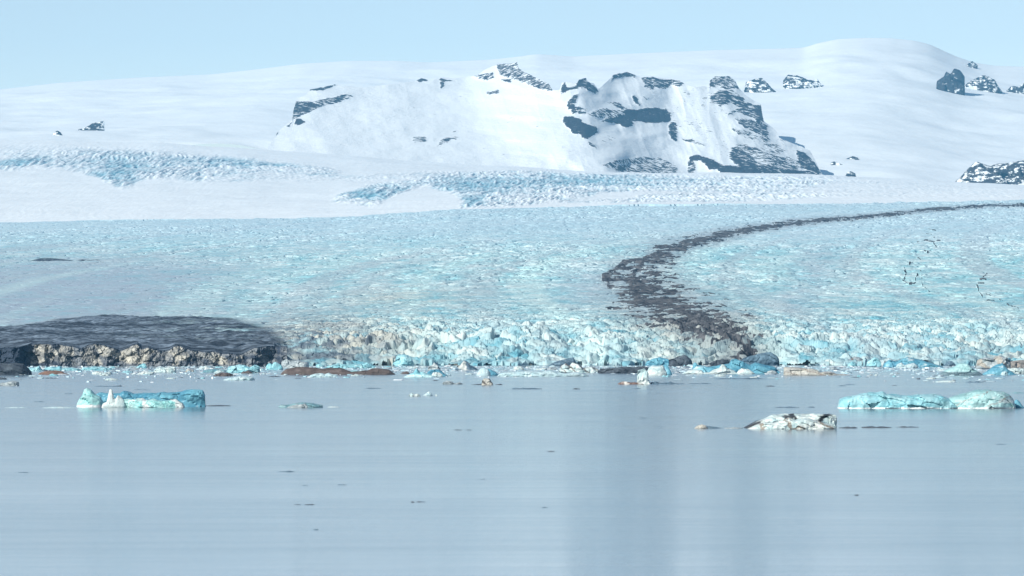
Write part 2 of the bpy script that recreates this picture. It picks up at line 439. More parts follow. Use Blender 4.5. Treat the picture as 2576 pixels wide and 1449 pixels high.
fc = np.clip(1.25 * fall - 0.12 + 0.9 * fbm(X / 110, D / 300, 4, 17, 0.6) * sstep(0.02, 0.3, fall), 0, 1)
core = sum(np.exp(-(((PX - a) / b) ** 2 + ((YN - c) / e) ** 2)) for a, b, c, e in ((1190, 150, 470, 20), (940, 90, 490, 15), (300, 80, 425, 34), (40, 90, 408, 13), (1500, 200, 458, 16), (600, 160, 410, 14), (1180, 40, 505, 12)))
core = np.clip(core, 0, 1)
S = mix(S, mix((0.20, 0.43, 0.52), (0.85, 0.885, 0.895), sstep(0.02 + 0.12 * core, 0.66 + 0.5 * core, fb)), np.clip(fc * (0.62 + 0.4 * core), 0, 1))
S = S * (1 + 0.05 * fbm(X / 200, D / 160, 4, 18)[..., None])
GPX, GD, GY = px.copy(), dd.copy(), YN.copy()


def ice_d(x, y):
    i = int(np.argmin(np.abs(GPX - x)))
    return float(np.interp(-y, -GY[:, i], GD))


P = np.stack([X, D, Z], -1)
faces = grid_faces(*X.shape)
fm = lambda a: a[:-1, :-1]
cliff_cut = (fm(PX) < 712) & (fm(D) < 5096 + 14 * fm(c1[2]))
water_cut = fm(Z) < -7.5
dcov = fm(dirt) > 0.47
snow_f = fm(snow); lobe_f = fm(lobe_s + 0.5 * fbm(X / 30, D / 40, 3, 66)) > 0.5
keep = ~cliff_cut & ~water_cut
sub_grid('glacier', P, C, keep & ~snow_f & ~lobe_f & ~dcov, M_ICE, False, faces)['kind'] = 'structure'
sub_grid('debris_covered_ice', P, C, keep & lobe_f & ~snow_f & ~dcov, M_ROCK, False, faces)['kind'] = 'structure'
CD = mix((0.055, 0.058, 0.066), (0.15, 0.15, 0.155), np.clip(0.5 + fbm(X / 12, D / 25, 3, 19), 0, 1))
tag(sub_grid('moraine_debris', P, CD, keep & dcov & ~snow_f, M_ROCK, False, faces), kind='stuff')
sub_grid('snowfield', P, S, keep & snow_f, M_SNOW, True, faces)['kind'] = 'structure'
del P, C, S, faces, c1, c2, Z

# ------------------------------------------------------------------ ice cap on the skyline
SKY = np.array([(-400, 245), (0, 225), (150, 208), (350, 195), (530, 187), (640, 175), (760, 160), (880, 153), (1000, 153), (1080, 157), (1230, 150), (1290, 144), (1350, 136), (1400, 139), (1440, 142), (1560, 136), (1700, 130), (1800, 126), (1960, 122), (2022, 120), (2060, 108), (2110, 98), (2180, 95), (2240, 96), (2300, 102), (2340, 112), (2400, 140), (2450, 157), (2500, 165), (2576, 168), (2900, 190)], float)
px = np.arange(-400, 2960, 6.0)
rows = np.concatenate([np.linspace(0, 1, 150), 1 + np.linspace(0.02, 0.3, 12)])
PX, T = np.meshgrid(px, rows)
sky = np.interp(px, SKY[:, 0], SKY[:, 1]); sky = blur(sky, 3, 0)[None, :]
cr0 = np.interp(px, [-320, 0, 200, 400, 640, 900, 1200, 1540, 2060, 2200, 2400, 2576, 2900], [349, 350, 354, 360, 374, 394, 414, 432, 437, 444, 457, 463, 466])[None, :] + 14


CAPX, CAPC = px.copy(), cr0[0].copy()


def cap_d(x, y):                                   # distance of the ice cap where it shows at (x, y)
    s = np.interp(x, SKY[:, 0], SKY[:, 1]); c = np.interp(x, CAPX, CAPC)
    return 25500 + 8500 * np.clip((c - y) / (c - s), 0, 1) ** 1.15


TC = np.clip(T, 0, 1)
D = 25500 + 8500 * T
sm = blur(sky[0], 400, 0)[None, :]
ske = sm + (sky - sm) * TC ** 4
YN = cr0 + (ske - cr0) * TC ** (1 / 1.15) + np.clip(T - 1, 0, 1) * 260
X = wx(PX, D)
Z = wz(YN, D) + (1 - sstep(0.82, 1.0, TC)) * (46 * fbm(X / 1500, D / 2600, 4, 31) + 26 * fbm(X / 500, D / 500, 3, 32))
P = np.stack([X, D, Z], -1)
f = grid_faces(*X.shape).reshape(-1, 4)
Cs = np.ones((P.shape[0] * P.shape[1], 3)) * (0.88, 0.91, 0.91)
mesh_obj('ice_cap', P.reshape(-1, 3), f, M_SNOW, Cs, True)['kind'] = 'structure'

# ------------------------------------------------------------------ the nunatak massif
SIL = np.array([(676, 368), (690, 346), (700, 330), (722, 312), (735, 300), (738, 280), (746, 250), (758, 243), (770, 240), (780, 226), (800, 221), (843, 212), (860, 215), (920, 219), (960, 214), (1010, 208), (1045, 203), (1060, 196), (1078, 202), (1110, 195), (1150, 196), (1200, 190), (1230, 170), (1252, 161), (1285, 160), (1300, 154), (1306, 174), (1330, 186), (1345, 194), (1380, 210), (1390, 226), (1408, 226), (1414, 207), (1430, 205), (1452, 208), (1456, 200), (1474, 196), (1478, 205), (1492, 209), (1504, 224), (1530, 202), (1543, 188), (1578, 181), (1600, 189), (1614, 195), (1640, 192), (1660, 196), (1690, 200), (1710, 203), (1722, 211), (1750, 219), (1780, 216), (1788, 200), (1800, 192), (1835, 192), (1850, 203), (1858, 220), (1873, 238), (1900, 255), (1914, 262), (1918, 290), (1922, 305), (1938, 318), (1954, 330), (1960, 347), (1998, 362), (2020, 370), (2038, 380), (2050, 402), (2062, 428), (2072, 442)], float)
px = np.arange(674, 2076, 1.6)
base = np.interp(px, [674, 1200, 1540, 2076], [384, 424, 442, 446])
sil = np.interp(px, SIL[:, 0], SIL[:, 1]) + 1.6 * fbm(px / 9.0, px * 0, 3, 15)
sil = np.minimum(sil, base - 0.5)
nr = 260
rows = np.linspace(0, 1, nr)
PX, T = np.meshgrid(px, rows)
YN = base[None, :] + (sil - base)[None, :] * T
o7 = lambda pts: [(1288 + a / 4, 107.3 + b / 4) for a, b in pts]
o6 = lambda pts: [(644 + a / 4, 107.3 + b / 4) for a, b in pts]
o8 = lambda pts: [(1932 + a / 4, 107.3 + b / 4) for a, b in pts]
ROCKS = [  # outline, how bare
    (o7([(-180, 190), (-90, 150), (0, 180), (60, 200), (110, 290), (200, 330), (300, 380), (380, 420), (405, 490), (280, 470), (120, 400), (0, 370), (-120, 330)]), 0.5),
    (o7([(490, 470), (520, 390), (560, 450), (650, 440), (665, 380), (740, 350), (760, 390), (820, 430), (870, 490), (830, 520), (760, 470), (680, 450), (600, 470), (500, 500)]), 0.95),
    (o7([(615, 520), (670, 515), (655, 570), (635, 620), (645, 700), (612, 720), (600, 665), (560, 685), (562, 600)]), 0.95),
    (o7([(520, 745), (600, 738), (660, 760), (740, 810), (860, 850), (855, 900), (820, 930), (750, 972), (700, 955), (690, 925), (610, 918), (600, 882), (540, 842), (515, 800)]), 1.3),
    (o7([(880, 790), (1000, 760), (1150, 735), (1140, 665), (1250, 680), (1340, 655), (1540, 660), (1595, 700), (1590, 795), (1500, 800), (1350, 805), (1230, 785), (1215, 832), (1140, 858), (1080, 822), (980, 805)]), 1.15),
    (o7([(760, 720), (900, 660), (1140, 690), (1150, 740), (1000, 780), (820, 750)]), 0.5),
    (o7([(640, 640), (770, 660), (740, 720), (660, 720)]), 0.5),
    (o7([(960, 590), (1060, 600), (1160, 660), (1110, 680), (1000, 630)]), 0.6),
    (o7([(1590, 800), (1650, 812), (1668, 990), (1610, 975), (1565, 900)]), 0.95),
    (o7([(1000, 395), (1010, 320), (1160, 285), (1245, 330), (1245, 370), (1180, 340), (1060, 355)]), 0.75),
    (o7([(1290, 350), (1420, 335), (1500, 365), (1600, 370), (1680, 375), (1735, 415), (1690, 450), (1600, 425), (1540, 470), (1440, 455), (1400, 475), (1320, 450), (1330, 400)]), 0.62),
    (o7([(1205, 535), (1262, 535), (1268, 600), (1310, 645), (1230, 605)]), 0.95),
    (o7([(1310, 530), (1350, 545), (1400, 585), (1330, 565)]), 0.8),
    (o7([(1975, 540), (2090, 485), (2160, 475), (2230, 520), (2340, 560), (2335, 600), (2410, 605), (2440, 640), (2500, 625), (2525, 790), (2480, 810), (2420, 760), (2330, 720), (2260, 700), (2160, 750), (2220, 680), (2300, 640), (2200, 600), (2090, 640), (2020, 610)]), 0.66),
    (o7([(2430, 620), (2510, 620), (2530, 800), (2480, 800)]), 1.0),
    (o7([(2230, 760), (2320, 760), (2450, 790), (2570, 830), (2590, 980), (2480, 920), (2340, 860)]), 0.62),
    (o7([(2180, 850), (2350, 880), (2600, 980), (2750, 1090), (2700, 1120), (2500, 1010), (2300, 940)]), 0.28),
    (o7([(1690, 970), (1800, 965), (1960, 1040), (1850, 1030)]), 0.55),
    (o7([(1765, 1160), (1850, 1125), (1950, 1155), (2050, 1190), (2130, 1235), (2490, 1240), (2500, 1345), (2140, 1345), (2060, 1275), (1990, 1280), (1930, 1225), (1880, 1185), (1800, 1195)]), 1.1),
    (o7([(2210, 1050), (2260, 1040), (2420, 1150), (2490, 1260), (2300, 1260), (2200, 1180)]), 0.68),
    (o7([(2480, 1230), (2700, 1280), (3070, 1290), (3120, 1345), (2480, 1345)]), 0.9),
    (o7([(2860, 1080), (2960, 1110), (3060, 1230), (3110, 1310), (2900, 1260)]), 0.75),
    (o7([(2560, 1090), (2760, 1200), (2900, 1290), (2600, 1290)]), 0.5),
    (o7([(2250, 1010), (2560, 1060), (2900, 1200), (2860, 1290), (2500, 1300), (2300, 1180)]), 0.34),
    (o7([(1060, 1230), (1150, 1240), (1140, 1290), (1060, 1280)]), 0.9),
    (o7([(900, 1240), (1050, 1180), (1330, 1150), (1500, 1160), (1680, 1240), (1650, 1320), (1300, 1320), (1080, 1300)]), 0.40),
    (o7([(1760, 1190), (1840, 1200), (1850, 1330), (1760, 1330)]), 0.55),
    (o7([(740, 1000), (800, 1010), (870, 1060), (800, 1050)]), 0.6),
    (o7([(1985, 320), (2120, 300), (2260, 400), (2290, 470), (2130, 470), (2080, 430), (1985, 460)]), 0.52),
    (o6([(400, 585), (560, 595), (690, 640), (640, 650), (560, 695), (365, 770), (370, 690)]), 0.85),
    (o6([(530, 490), (560, 455), (680, 450), (780, 410), (810, 430), (690, 475)]), 0.95),
    (o6([(560, 580), (680, 570), (900, 515), (985, 540), (820, 610), (680, 640)]), 0.55),
    (o6([(400, 765), (430, 765), (495, 800), (440, 830), (390, 828)]), 1.1),
    (o6([(185, 890), (225, 875), (228, 915), (195, 945)]), 1.1),
    (o6([(290, 840), (370, 790), (330, 850)]), 0.8),
    (o6([(1590, 380), (1660, 345), (1750, 385), (1650, 400)]), 1.0),
    (o6([(1855, 355), (1990, 380), (1900, 390), (1870, 470), (1855, 460)]), 0.7),
    (o6([(2150, 320), (2390, 300), (2400, 360), (2320, 390), (2230, 350)]), 0.52),
    (o6([(2420, 210), (2576, 195), (2640, 350), (2500, 330)]), 0.55),
    (o6([(2480, 370), (2560, 365), (2560, 400), (2480, 395)]), 0.9),
    (o6([(2310, 500), (2440, 470), (2450, 510), (2330, 525)]), 0.65),
    (o6([(1570, 950), (1710, 940), (1720, 1000), (1590, 1005)]), 0.38),
    (o6([(1800, 1060), (1860, 980), (1960, 940), (2060, 950), (1880, 1020)]), 0.45),
    (o6([(1960, 900), (2020, 880), (2000, 910)]), 0.8),
]
rx = PX + 5 * fbm(PX / 12, YN / 8, 4, 41, 0.6); ry = YN + 3.2 * fbm(PX / 14, YN / 7, 4, 42, 0.6)
rock = -0.14 + 0.26 * sstep(-0.05, 0.45, fbm(PX / 70, YN / 40, 3, 49)) * sstep(1380, 1560, PX) + 0.10 * sstep(0.1, 0.5, fbm(PX / 80, YN / 30, 3, 50))
cliff = np.zeros(PX.shape, np.float32)
for poly, dens in ROCKS:
    m = pip(rx, ry, poly)
    rock = np.where(m, np.maximum(rock, 0.74 * dens + 0.14 + 0.09 * (dens < 0.76)), rock)
    cliff = np.where(m, np.maximum(cliff, dens), cliff)
rock = blur(blur(rock, 2, 0), 2, 1)
cliff = blur(blur(np.clip(cliff, 0, 1), 5, 0), 6, 1)
# depth: snow lies back, rock stands up; the spur at 1450 is nearest, the east side falls away from the sun
adv = (11.5 + 6.5 * (1 - sstep(1150, 1420, PX))) * (base[None, :] - YN) + 90 * fbm(PX / 120, YN / 34, 3, 52) * (1 - sstep(1300, 1450, PX)) + 60 * fbm(PX / 160, YN / 50, 3, 43) - 26 * cliff
lat = np.interp(px, [674, 800, 1100, 1380, 1440, 1480, 1560, 1700, 1760, 1860, 1960, 2076], [620, 360, 330, 160, 0, 0, 520, 1200, 1160, 1240, 1700, 2150])
lat = blur(lat, 60, 0)
lat = np.interp(PX - 0.22 * (YN - 330) + 34 * fbm(PX / 110, YN / 55, 3, 47), px, lat)
D = 22900 + lat + adv + 60 * fbm(PX / 90, YN / 60, 3, 45) + (20 + 42 * sstep(1380, 1600, PX)) * np.abs(fbm((PX - 0.35 * YN) / 46, YN / 120, 4, 48, 0.5)) + 20 * fbm(PX / 16, YN / 9, 3, 46, 0.6) * (0.25 + cliff)
Z = wz(YN, D)
X = wx(PX, D)
# the back of the ridge
bD = np.concatenate([D[-1:] + k for k in (60, 400, 1500)]); bZ = np.concatenate([Z[-1:] - k for k in (12, 200, 900)])
bX = np.concatenate([X[-1:]] * 3)
X = np.concatenate([X, bX]); D = np.concatenate([D, bD]); Z = np.concatenate([Z, bZ])
rock = np.concatenate([rock, rock[-1:], rock[-1:] * 0 - 0.1, rock[-1:] * 0 - 0.1])
P = np.stack([X, D, Z], -1)
mesh_obj('mountain', P.reshape(-1, 3), grid_faces(*X.shape).reshape(-1, 4), M_MTN, None, True, attrs={'rock': rock})['kind'] = 'structure'


# ------------------------------------------------------------------ bodies: icebergs, floes, outcrops
PAL = {
    'drab': ((0.20, 0.19, 0.18), (0.36, 0.34, 0.31)), 'turq': ((0.22, 0.52, 0.58), (0.45, 0.71, 0.73)), 'blue': ((0.07, 0.25, 0.36), (0.20, 0.48, 0.57)), 'aqua': ((0.30, 0.66, 0.64), (0.56, 0.78, 0.74)),
    'white': ((0.74, 0.77, 0.72), (0.50, 0.66, 0.66)), 'cream': ((0.62, 0.59, 0.50), (0.38, 0.37, 0.34)),
    'dark': ((0.05, 0.062, 0.08), (0.13, 0.155, 0.175)), 'brown': ((0.115, 0.09, 0.082), (0.17, 0.138, 0.125)),
    'rust': ((0.29, 0.18, 0.135), (0.21, 0.14, 0.115)), 'teal': ((0.10, 0.25, 0.31), (0.30, 0.48, 0.49)),
    'green': ((0.26, 0.50, 0.50), (0.46, 0.67, 0.66)), 'grey': ((0.28, 0.33, 0.35), (0.52, 0.57, 0.56)),
    'pale': ((0.45, 0.62, 0.65), (0.62, 0.74, 0.74)), 'slate': ((0.08, 0.13, 0.18), (0.17, 0.26, 0.32)),
}
_seed = [100]


def body(name, prof, ybase, pal, depth=0.5, p=0.42, rough=0.16, d=None, zbase=0.0, sink=0.8, parent=None, band=None, foot=None,
         lean=0.0, smooth=False, mat=None, nx=None, rock=None, off=0.0):
    """a solid with the front outline prof (x, ytop), its waterline at ybase, half as deep as it is wide."""
    _seed[0] += 1; s = _seed[0]
    prof = np.array(prof, float)
    d = (wd(ybase) if d is None else d) + off
    if d is not None and zbase is None:
        zbase = wz(ybase, d)
    k = d / F
    x0, x1 = prof[:, 0].min(), prof[:, 0].max()
    n = nx or int(np.clip((x1 - x0) / 1.3, 14, 240))
    u = np.linspace(0, 1, n)
    xs = x0 + (x1 - x0) * u
    yw = YH + H * F / d if zbase == 0 else YH - (zbase - H) * F / d
    h = np.full(n, 0.05)
    for (xa, ya), (xb, yb_) in zip(prof[:-1], prof[1:]):   # upper envelope of the outline
        if xa > xb:
            xa, ya, xb, yb_ = xb, yb_, xa, ya
        m = (xs >= xa - 1e-6) & (xs <= xb + 1e-6)
        h[m] = np.maximum(h[m], yw - (ya + (yb_ - ya) * (xs[m] - xa) / max(xb - xa, 1e-6)))
    h = h * k
    wdt = (x1 - x0) * k
    hm = h.max()
    sc = max(hm * 0.8, wdt * 0.05)
    b = 0.5 * depth * wdt * np.clip(1 - (2 * u - 1) ** 2, 0, 1) ** 0.4 + 0.02 * wdt
    b = np.minimum(b, 3.2 * hm + 0.2 * wdt)
    nf_, nt_, nb_ = (20, 14, 8) if n > 60 else ((12, 9, 6) if n > 30 else (7, 6, 4))
    fr = np.arcsin(np.linspace(0, 0.96, nf_) ** (1 / p)); bk = np.arcsin(np.linspace(0, 0.96, nb_) ** (1 / p))
    a = np.concatenate([fr, np.linspace(fr[-1], math.pi - bk[-1], nt_ + 2)[1:-1], math.pi - bk[::-1]])
    A, U = np.meshgrid(a, u, indexing='ij')
    XX = np.broadcast_to((xs - CX) * k, A.shape).copy()
    bm = b.max()
    YY = -np.cos(A) * np.sign(1) * b[None, :]
    YY = np.sign(YY) * (np.abs(YY) / b[None, :]) ** (1.0 - 0.0) * b[None, :] + lean * h[None, :] * np.sin(A)
    ZZ = h[None, :] * np.sin(A) ** p
    q = sc * 0.9
    n1 = fbm3(XX / q, YY / q, ZZ / q, 4, s, 0.55)
    c = worley(XX / q * 0.8 + 0.5 * n1 + 0.35 * ZZ / q, (ZZ + 0.6 * YY) / q * 1.5 + 0.25 * XX / q, s)
    fac = (c[2] - 0.5) * 0.9 + 1.0 * n1 + 0.9 * (c[3] * np.sin(c[2] * 40) + c[4] * np.cos(c[2] * 40)) * 0.8 + 0.2 * (sstep(0, 0.2, c[1] - c[0]) - 0.6)
    em = np.clip(ZZ / (0.12 * hm), 0.12, 1)
    YY = YY - fac * rough * sc * 2.0 * em * np.where(A < 1.9, 1, -1)
    XX = XX + rough * sc * 0.6 * fbm3(XX / q, YY / q + 9, ZZ / q, 3, s + 5) * em
    ZZ = ZZ * (1 + rough * 0.9 * fbm3(XX / q * 1.3, YY / q + 5, ZZ * 0, 3, s + 9)) - 0.06 * hm
    # skirts below the waterline
    XX = np.concatenate([XX[:1], XX, XX[-1:]]); YY = np.concatenate([YY[:1], YY, YY[-1:]]); ZZ = np.concatenate([ZZ[:1] * 0 - sink, ZZ, ZZ[-1:] * 0 - sink])
    nrm = np.clip(ZZ / max(hm, 0.01), 0, 1)
    c0, c1_ = PAL[pal]
    nn = fbm3(XX / sc * 0.9, YY / sc * 0.9, ZZ / sc * 1.4, 4, s + 21, 0.6)
    Cc = mix(c0, c1_, np.clip(0.5 + 1.1 * nn + 0.3 * (np.concatenate([c[2][:1], c[2], c[2][-1:]]) - 0.5), 0, 1))
    if pal in ('turq', 'blue', 'aqua', 'green', 'teal', 'white', 'pale') and n > 40:    # healed cracks and bubbly veins
        ck = np.abs(fbm3(XX / sc * 0.55 + 0.5 * ZZ / sc, YY / sc * 0.6, ZZ / sc * 0.8, 3, s + 33, 0.5))
        Cc = mix(Cc, np.array(c0) * 0.8, (1 - sstep(0.01, 0.045, ck)) * 0.6)
        Cc = mix(Cc, (0.74, 0.79, 0.77), sstep(0.30, 0.5, fbm3(XX / sc * 0.8 - ZZ / sc, YY / sc, ZZ / sc * 2.2, 4, s + 44, 0.6)) * 0.7)
    if band:                                        # bands of debris frozen into the ice: colour, spacing, width, tilt
        bc, per, wid, tilt = band
        ph = (XX / k + tilt * ZZ / k) / per + 0.9 * nn
        Cc = mix(Cc, bc, sstep(1 - wid, 1 - wid * 0.5, np.abs((ph % 2) - 1)))
    if foot:                                        # wave-washed rim at the waterline
        fc, fh = foot
        Cc = mix(Cc, fc, (1 - sstep(fh * 0.7, fh, nrm + 0.08 * nn)))
    X0 = wx(0.5 * (x0 + x1), d)
    Y0 = d + bm
    v = np.stack([XX - X0, YY + bm, ZZ], -1)
    v[..., 1] -= bm
    f = grid_faces(*XX.shape).reshape(-1, 4)
    kw = {}
    if rock is not None:
        kw['attrs'] = {'rock': (rock + 0.2 * nn).reshape(-1)}
    return mesh_obj(name, v.reshape(-1, 3), f, mat or M_BERG, Cc.reshape(-1, 3), smooth, parent, (X0, Y0, zbase), **kw)


def z8(ox, pts):                                    # pixels of an 8x enlargement to frame pixels
    return [(ox + a / 8, 865.4 + b / 8) for a, b in pts]


# ---- cliff of dirty ice at the left
px = np.arange(-300, 722, 1.1); nr = 56
top = cliff_top(px)
T = np.linspace(0, 1, nr)
PX, T = np.meshgrid(px, T)
YN = 924 + (top[None, :] - 924) * T
wv = 5 * fbm(PX / 22, YN / 14, 3, 305)
DC = 5078 + 16 * T - 26 * (1 - np.abs(fbm(PX / 62, YN / 130, 3, 303))) - 10 * np.abs(fbm(PX / 17, YN / 20, 4, 304, 0.6)) - 6 * worley(PX / 15, YN / 13, 9)[2] + 20
DC = DC + 26 * sstep(40, 84, PX) - 20
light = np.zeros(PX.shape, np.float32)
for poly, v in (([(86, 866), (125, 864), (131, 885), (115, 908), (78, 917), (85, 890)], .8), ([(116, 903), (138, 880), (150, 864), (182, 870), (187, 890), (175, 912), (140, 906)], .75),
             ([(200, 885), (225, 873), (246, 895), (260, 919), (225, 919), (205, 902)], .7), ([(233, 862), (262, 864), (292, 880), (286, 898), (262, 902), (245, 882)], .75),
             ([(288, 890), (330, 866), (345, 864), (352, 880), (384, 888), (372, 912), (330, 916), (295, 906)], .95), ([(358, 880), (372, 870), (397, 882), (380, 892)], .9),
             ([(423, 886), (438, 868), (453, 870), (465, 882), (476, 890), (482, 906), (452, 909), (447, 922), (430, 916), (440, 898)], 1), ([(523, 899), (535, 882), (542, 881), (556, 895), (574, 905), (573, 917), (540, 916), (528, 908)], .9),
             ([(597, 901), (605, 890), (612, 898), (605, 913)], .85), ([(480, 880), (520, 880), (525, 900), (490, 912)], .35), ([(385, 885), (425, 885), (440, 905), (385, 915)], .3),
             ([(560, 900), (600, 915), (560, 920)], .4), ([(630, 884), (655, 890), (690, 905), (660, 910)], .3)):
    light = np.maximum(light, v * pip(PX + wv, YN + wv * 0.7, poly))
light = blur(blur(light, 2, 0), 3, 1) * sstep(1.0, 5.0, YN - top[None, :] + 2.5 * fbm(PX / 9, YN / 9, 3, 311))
nn = fbm(PX / 14, YN / 9, 4, 310, 0.6)
CC = mix((0.05, 0.065, 0.09), (0.27, 0.285, 0.29), np.clip(0.45 + 1.2 * nn, 0, 1) * sstep(60, 100, PX))  # left end painted dark, standing in for its face turned from the sun
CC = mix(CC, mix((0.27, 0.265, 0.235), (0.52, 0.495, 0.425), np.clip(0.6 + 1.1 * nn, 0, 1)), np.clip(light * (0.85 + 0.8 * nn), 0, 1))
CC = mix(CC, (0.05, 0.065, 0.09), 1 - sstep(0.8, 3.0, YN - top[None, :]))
P = np.stack([wx(PX, DC), DC, wz(YN, DC)], -1)
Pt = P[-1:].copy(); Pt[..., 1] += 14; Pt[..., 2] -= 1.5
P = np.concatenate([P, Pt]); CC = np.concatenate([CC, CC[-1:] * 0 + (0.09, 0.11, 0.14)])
mesh_obj('ice_cliff', P.reshape(-1, 3), grid_faces(*P.shape[:2]).reshape(-1, 4), M_CLIFF, CC.reshape(-1, 3), False)['kind'] = 'structure'

WHITE = (0.86, 0.88, 0.86)


def berg(label, prof, yb, pal, cat='iceberg', name='iceberg', group=None, **kw):
    return tag(body(name, prof, yb, pal, **kw), label, cat, group)


# ---- the four bergs standing alone in the lagoon
a = berg('turquoise iceberg with a white pinnacle and a square blue end painted darker for shade',
         [(228, 1016), (236, 990), (250, 986), (275, 988), (300, 986), (310, 981), (322, 983), (335, 987), (360, 985), (385, 987), (410, 985), (440, 983), (462, 980), (490, 1000), (500, 1018)], 1022, 'blue', depth=0.25, p=0.3, rough=0.12)
body('ice_peak', [(190, 1023), (192, 1012), (198, 1000), (204, 993), (209, 979), (216, 975), (226, 979), (236, 989), (250, 996), (256, 1006), (260, 1023)], 1024, 'aqua', depth=0.8, p=0.45, rough=0.08, parent=a, foot=(WHITE, 0.10))
body('ice_pinnacle', [(254, 1023), (257, 1012), (267, 1008), (271, 990), (274, 978), (277, 975.5), (282, 979), (285, 997), (290, 1001), (296, 991), (304, 997), (311, 1004), (316, 1023)], 1025, 'white', depth=0.35, p=0.6, rough=0.05, parent=a)
body('ice_ledge', [(302, 1023), (306, 1003), (318, 1001), (330, 1004), (356, 1001), (368, 1006), (384, 1003), (408, 1008), (430, 1003), (446, 1005), (458, 1012), (464, 1023)], 1025, 'aqua', depth=0.3, p=0.25, parent=a, band=((0.80, 0.84, 0.80), 42, 0.35, 0.4))
body('ice_block', [(444, 1022), (449, 990), (456, 981), (465, 977.5), (482, 976.5), (508, 976.5), (512, 983), (514, 993), (513, 1010), (517, 1022)], 1023.5, 'blue', depth=0.6, p=0.2, rough=0.1, parent=a)  # darker blue ice that also paints in the shade of the right end

c = berg('long turquoise iceberg with a tall rounded right end, at the right edge',
         [(2110, 1026), (2113, 1012), (2117, 1001), (2144, 994), (2169, 989), (2200, 984), (2223, 980.5), (2233, 987), (2254, 990), (2273, 994), (2300, 992), (2329, 990), (2348, 988), (2379, 993), (2398, 1002), (2420, 1010), (2430, 1026)], 1028, 'turq', depth=0.35, p=0.34, rough=0.15, foot=(WHITE, 0.055))
body('ice_dome', [(2384, 1025), (2388, 1004), (2396, 994), (2416, 990), (2435, 985), (2466, 977.5), (2491, 976.5), (2510, 979), (2529, 982), (2544, 991), (2555, 1003), (2560, 1025)], 1028, 'green', depth=0.6, p=0.42, rough=0.12, parent=c, band=((0.38, 0.39, 0.36), 46, 0.10, -2.2), foot=(WHITE, 0.07))
body('ice_tail', [(2548, 1026), (2554, 1006), (2560, 1004), (2567, 1010), (2574, 1020), (2580, 1026)], 1026.5, 'blue', depth=1.0, p=0.6, rough=0.1, parent=c)

e = berg('white iceberg banded with black debris and sloping to a point, below the long turquoise iceberg',
         [(1868, 1077), (1885, 1068), (1900, 1060), (1925, 1050), (1932, 1047), (1950, 1043), (1969, 1040), (2004, 1040.5), (2039, 1040), (2072, 1040), (2104, 1041.5), (2107, 1055), (2106, 1077)], 1077, 'white', depth=0.3, p=0.34, rough=0.16, band=((0.055, 0.06, 0.065), 42, 0.34, -1.2))
body('ice_ridge', [(1880, 1078), (1900, 1069), (1925, 1061), (1945, 1062), (1969, 1056), (1987, 1049), (2002, 1055), (2018, 1052), (2034, 1051), (2050, 1056), (2066, 1061), (2085, 1064), (2102, 1066), (2105, 1078)], 1079.5, 'white', depth=0.25, p=0.5, rough=0.16, parent=e, band=((0.33, 0.29, 0.24), 40, 0.2, 1.5))
t_ = berg('small cream iceberg with a dark wedge tail', [(1747, 1077), (1752, 1071.5), (1760, 1068.5), (1768, 1067.5), (1776, 1070), (1782, 1077)], 1078, 'cream', depth=0.7, p=0.7)
body('dark_wedge', [(1772, 1077), (1778, 1070.5), (1790, 1072.5), (1802, 1074), (1818, 1077)], 1077.5, 'slate', depth=0.4, p=0.8, parent=t_)
g = berg('low dark teal iceberg lying flat, right of the pinnacled turquoise iceberg', z8(644, [(430, 1262), (480, 1215), (600, 1222), (760, 1195), (930, 1166), (1050, 1180), (1130, 1188), (1260, 1210), (1330, 1225), (1340, 1265)]), 1025, 'teal', depth=0.4, p=0.6)
body('ice_lip', z8(644, [(620, 1270), (720, 1232), (850, 1215), (980, 1200), (1030, 1230), (1050, 1272)]), 1025.8, 'grey', depth=0.4, p=0.7, parent=g)

# ---- bergs lined up in front of the glacier
w1 = berg('square flat topped white iceberg with its right side painted blue for shade', z8(1610, [(130, 625), (150, 530), (180, 470), (240, 425), (470, 418), (500, 470), (540, 560), (560, 628)]), 943.5, 'white', depth=0.7, p=0.22, rough=0.07)
body('blue_side', z8(1610, [(480, 625), (490, 430), (520, 415), (560, 430), (610, 500), (640, 560), (665, 630)]), 942.5, 'blue', depth=0.9, p=0.4, rough=0.06, parent=w1)  # blue palette paints in the shade on the right face
w2 = berg('knobbly white iceberg on a brown foot, just in front of the square white iceberg', z8(1610, [(-60, 780), (-50, 640), (-40, 520), (20, 490), (70, 465), (100, 500), (130, 530), (160, 600), (130, 680), (200, 720), (210, 770), (260, 800)]), 966.5, 'white', depth=0.6, p=0.45, rough=0.2)
body('debris_foot', z8(1610, [(-450, 800), (-400, 770), (-330, 752), (-270, 750), (-200, 770), (-80, 765), (0, 780), (80, 800)]), 966.8, 'rust', depth=0.3, p=0.7, parent=w2, band=((0.75, 0.70, 0.62), 18, 0.4, 0))
body('slush_foot', z8(1610, [(180, 800), (230, 765), (330, 750), (420, 785), (560, 770), (620, 755), (700, 790), (860, 790), (900, 802)]), 966.4, 'slate', depth=0.3, p=0.7, parent=w2)
w3 = berg('broad white and blue iceberg with a bright peaked front, right of the square white iceberg', z8(1610, [(1050, 590), (1065, 400), (1100, 340), (1140, 345), (1170, 395), (1300, 410), (1400, 440), (1560, 420), (1640, 400), (1800, 390), (1850, 310), (1950, 295), (2080, 320), (2230, 390), (2350, 350), (2480, 385), (2600, 410), (2720, 440), (2800, 520), (2870, 590)]), 939, 'blue', depth=0.25, p=0.35, rough=0.14)
body('white_front', z8(1610, [(860, 590), (900, 545), (1010, 510), (1120, 500), (1250, 520), (1280, 560), (1400, 555), (1480, 505), (1600, 470), (1650, 395), (1700, 400), (1760, 470), (1900, 520), (1960, 590)]), 940.5, 'white', depth=0.25, p=0.5, rough=0.12, parent=w3)
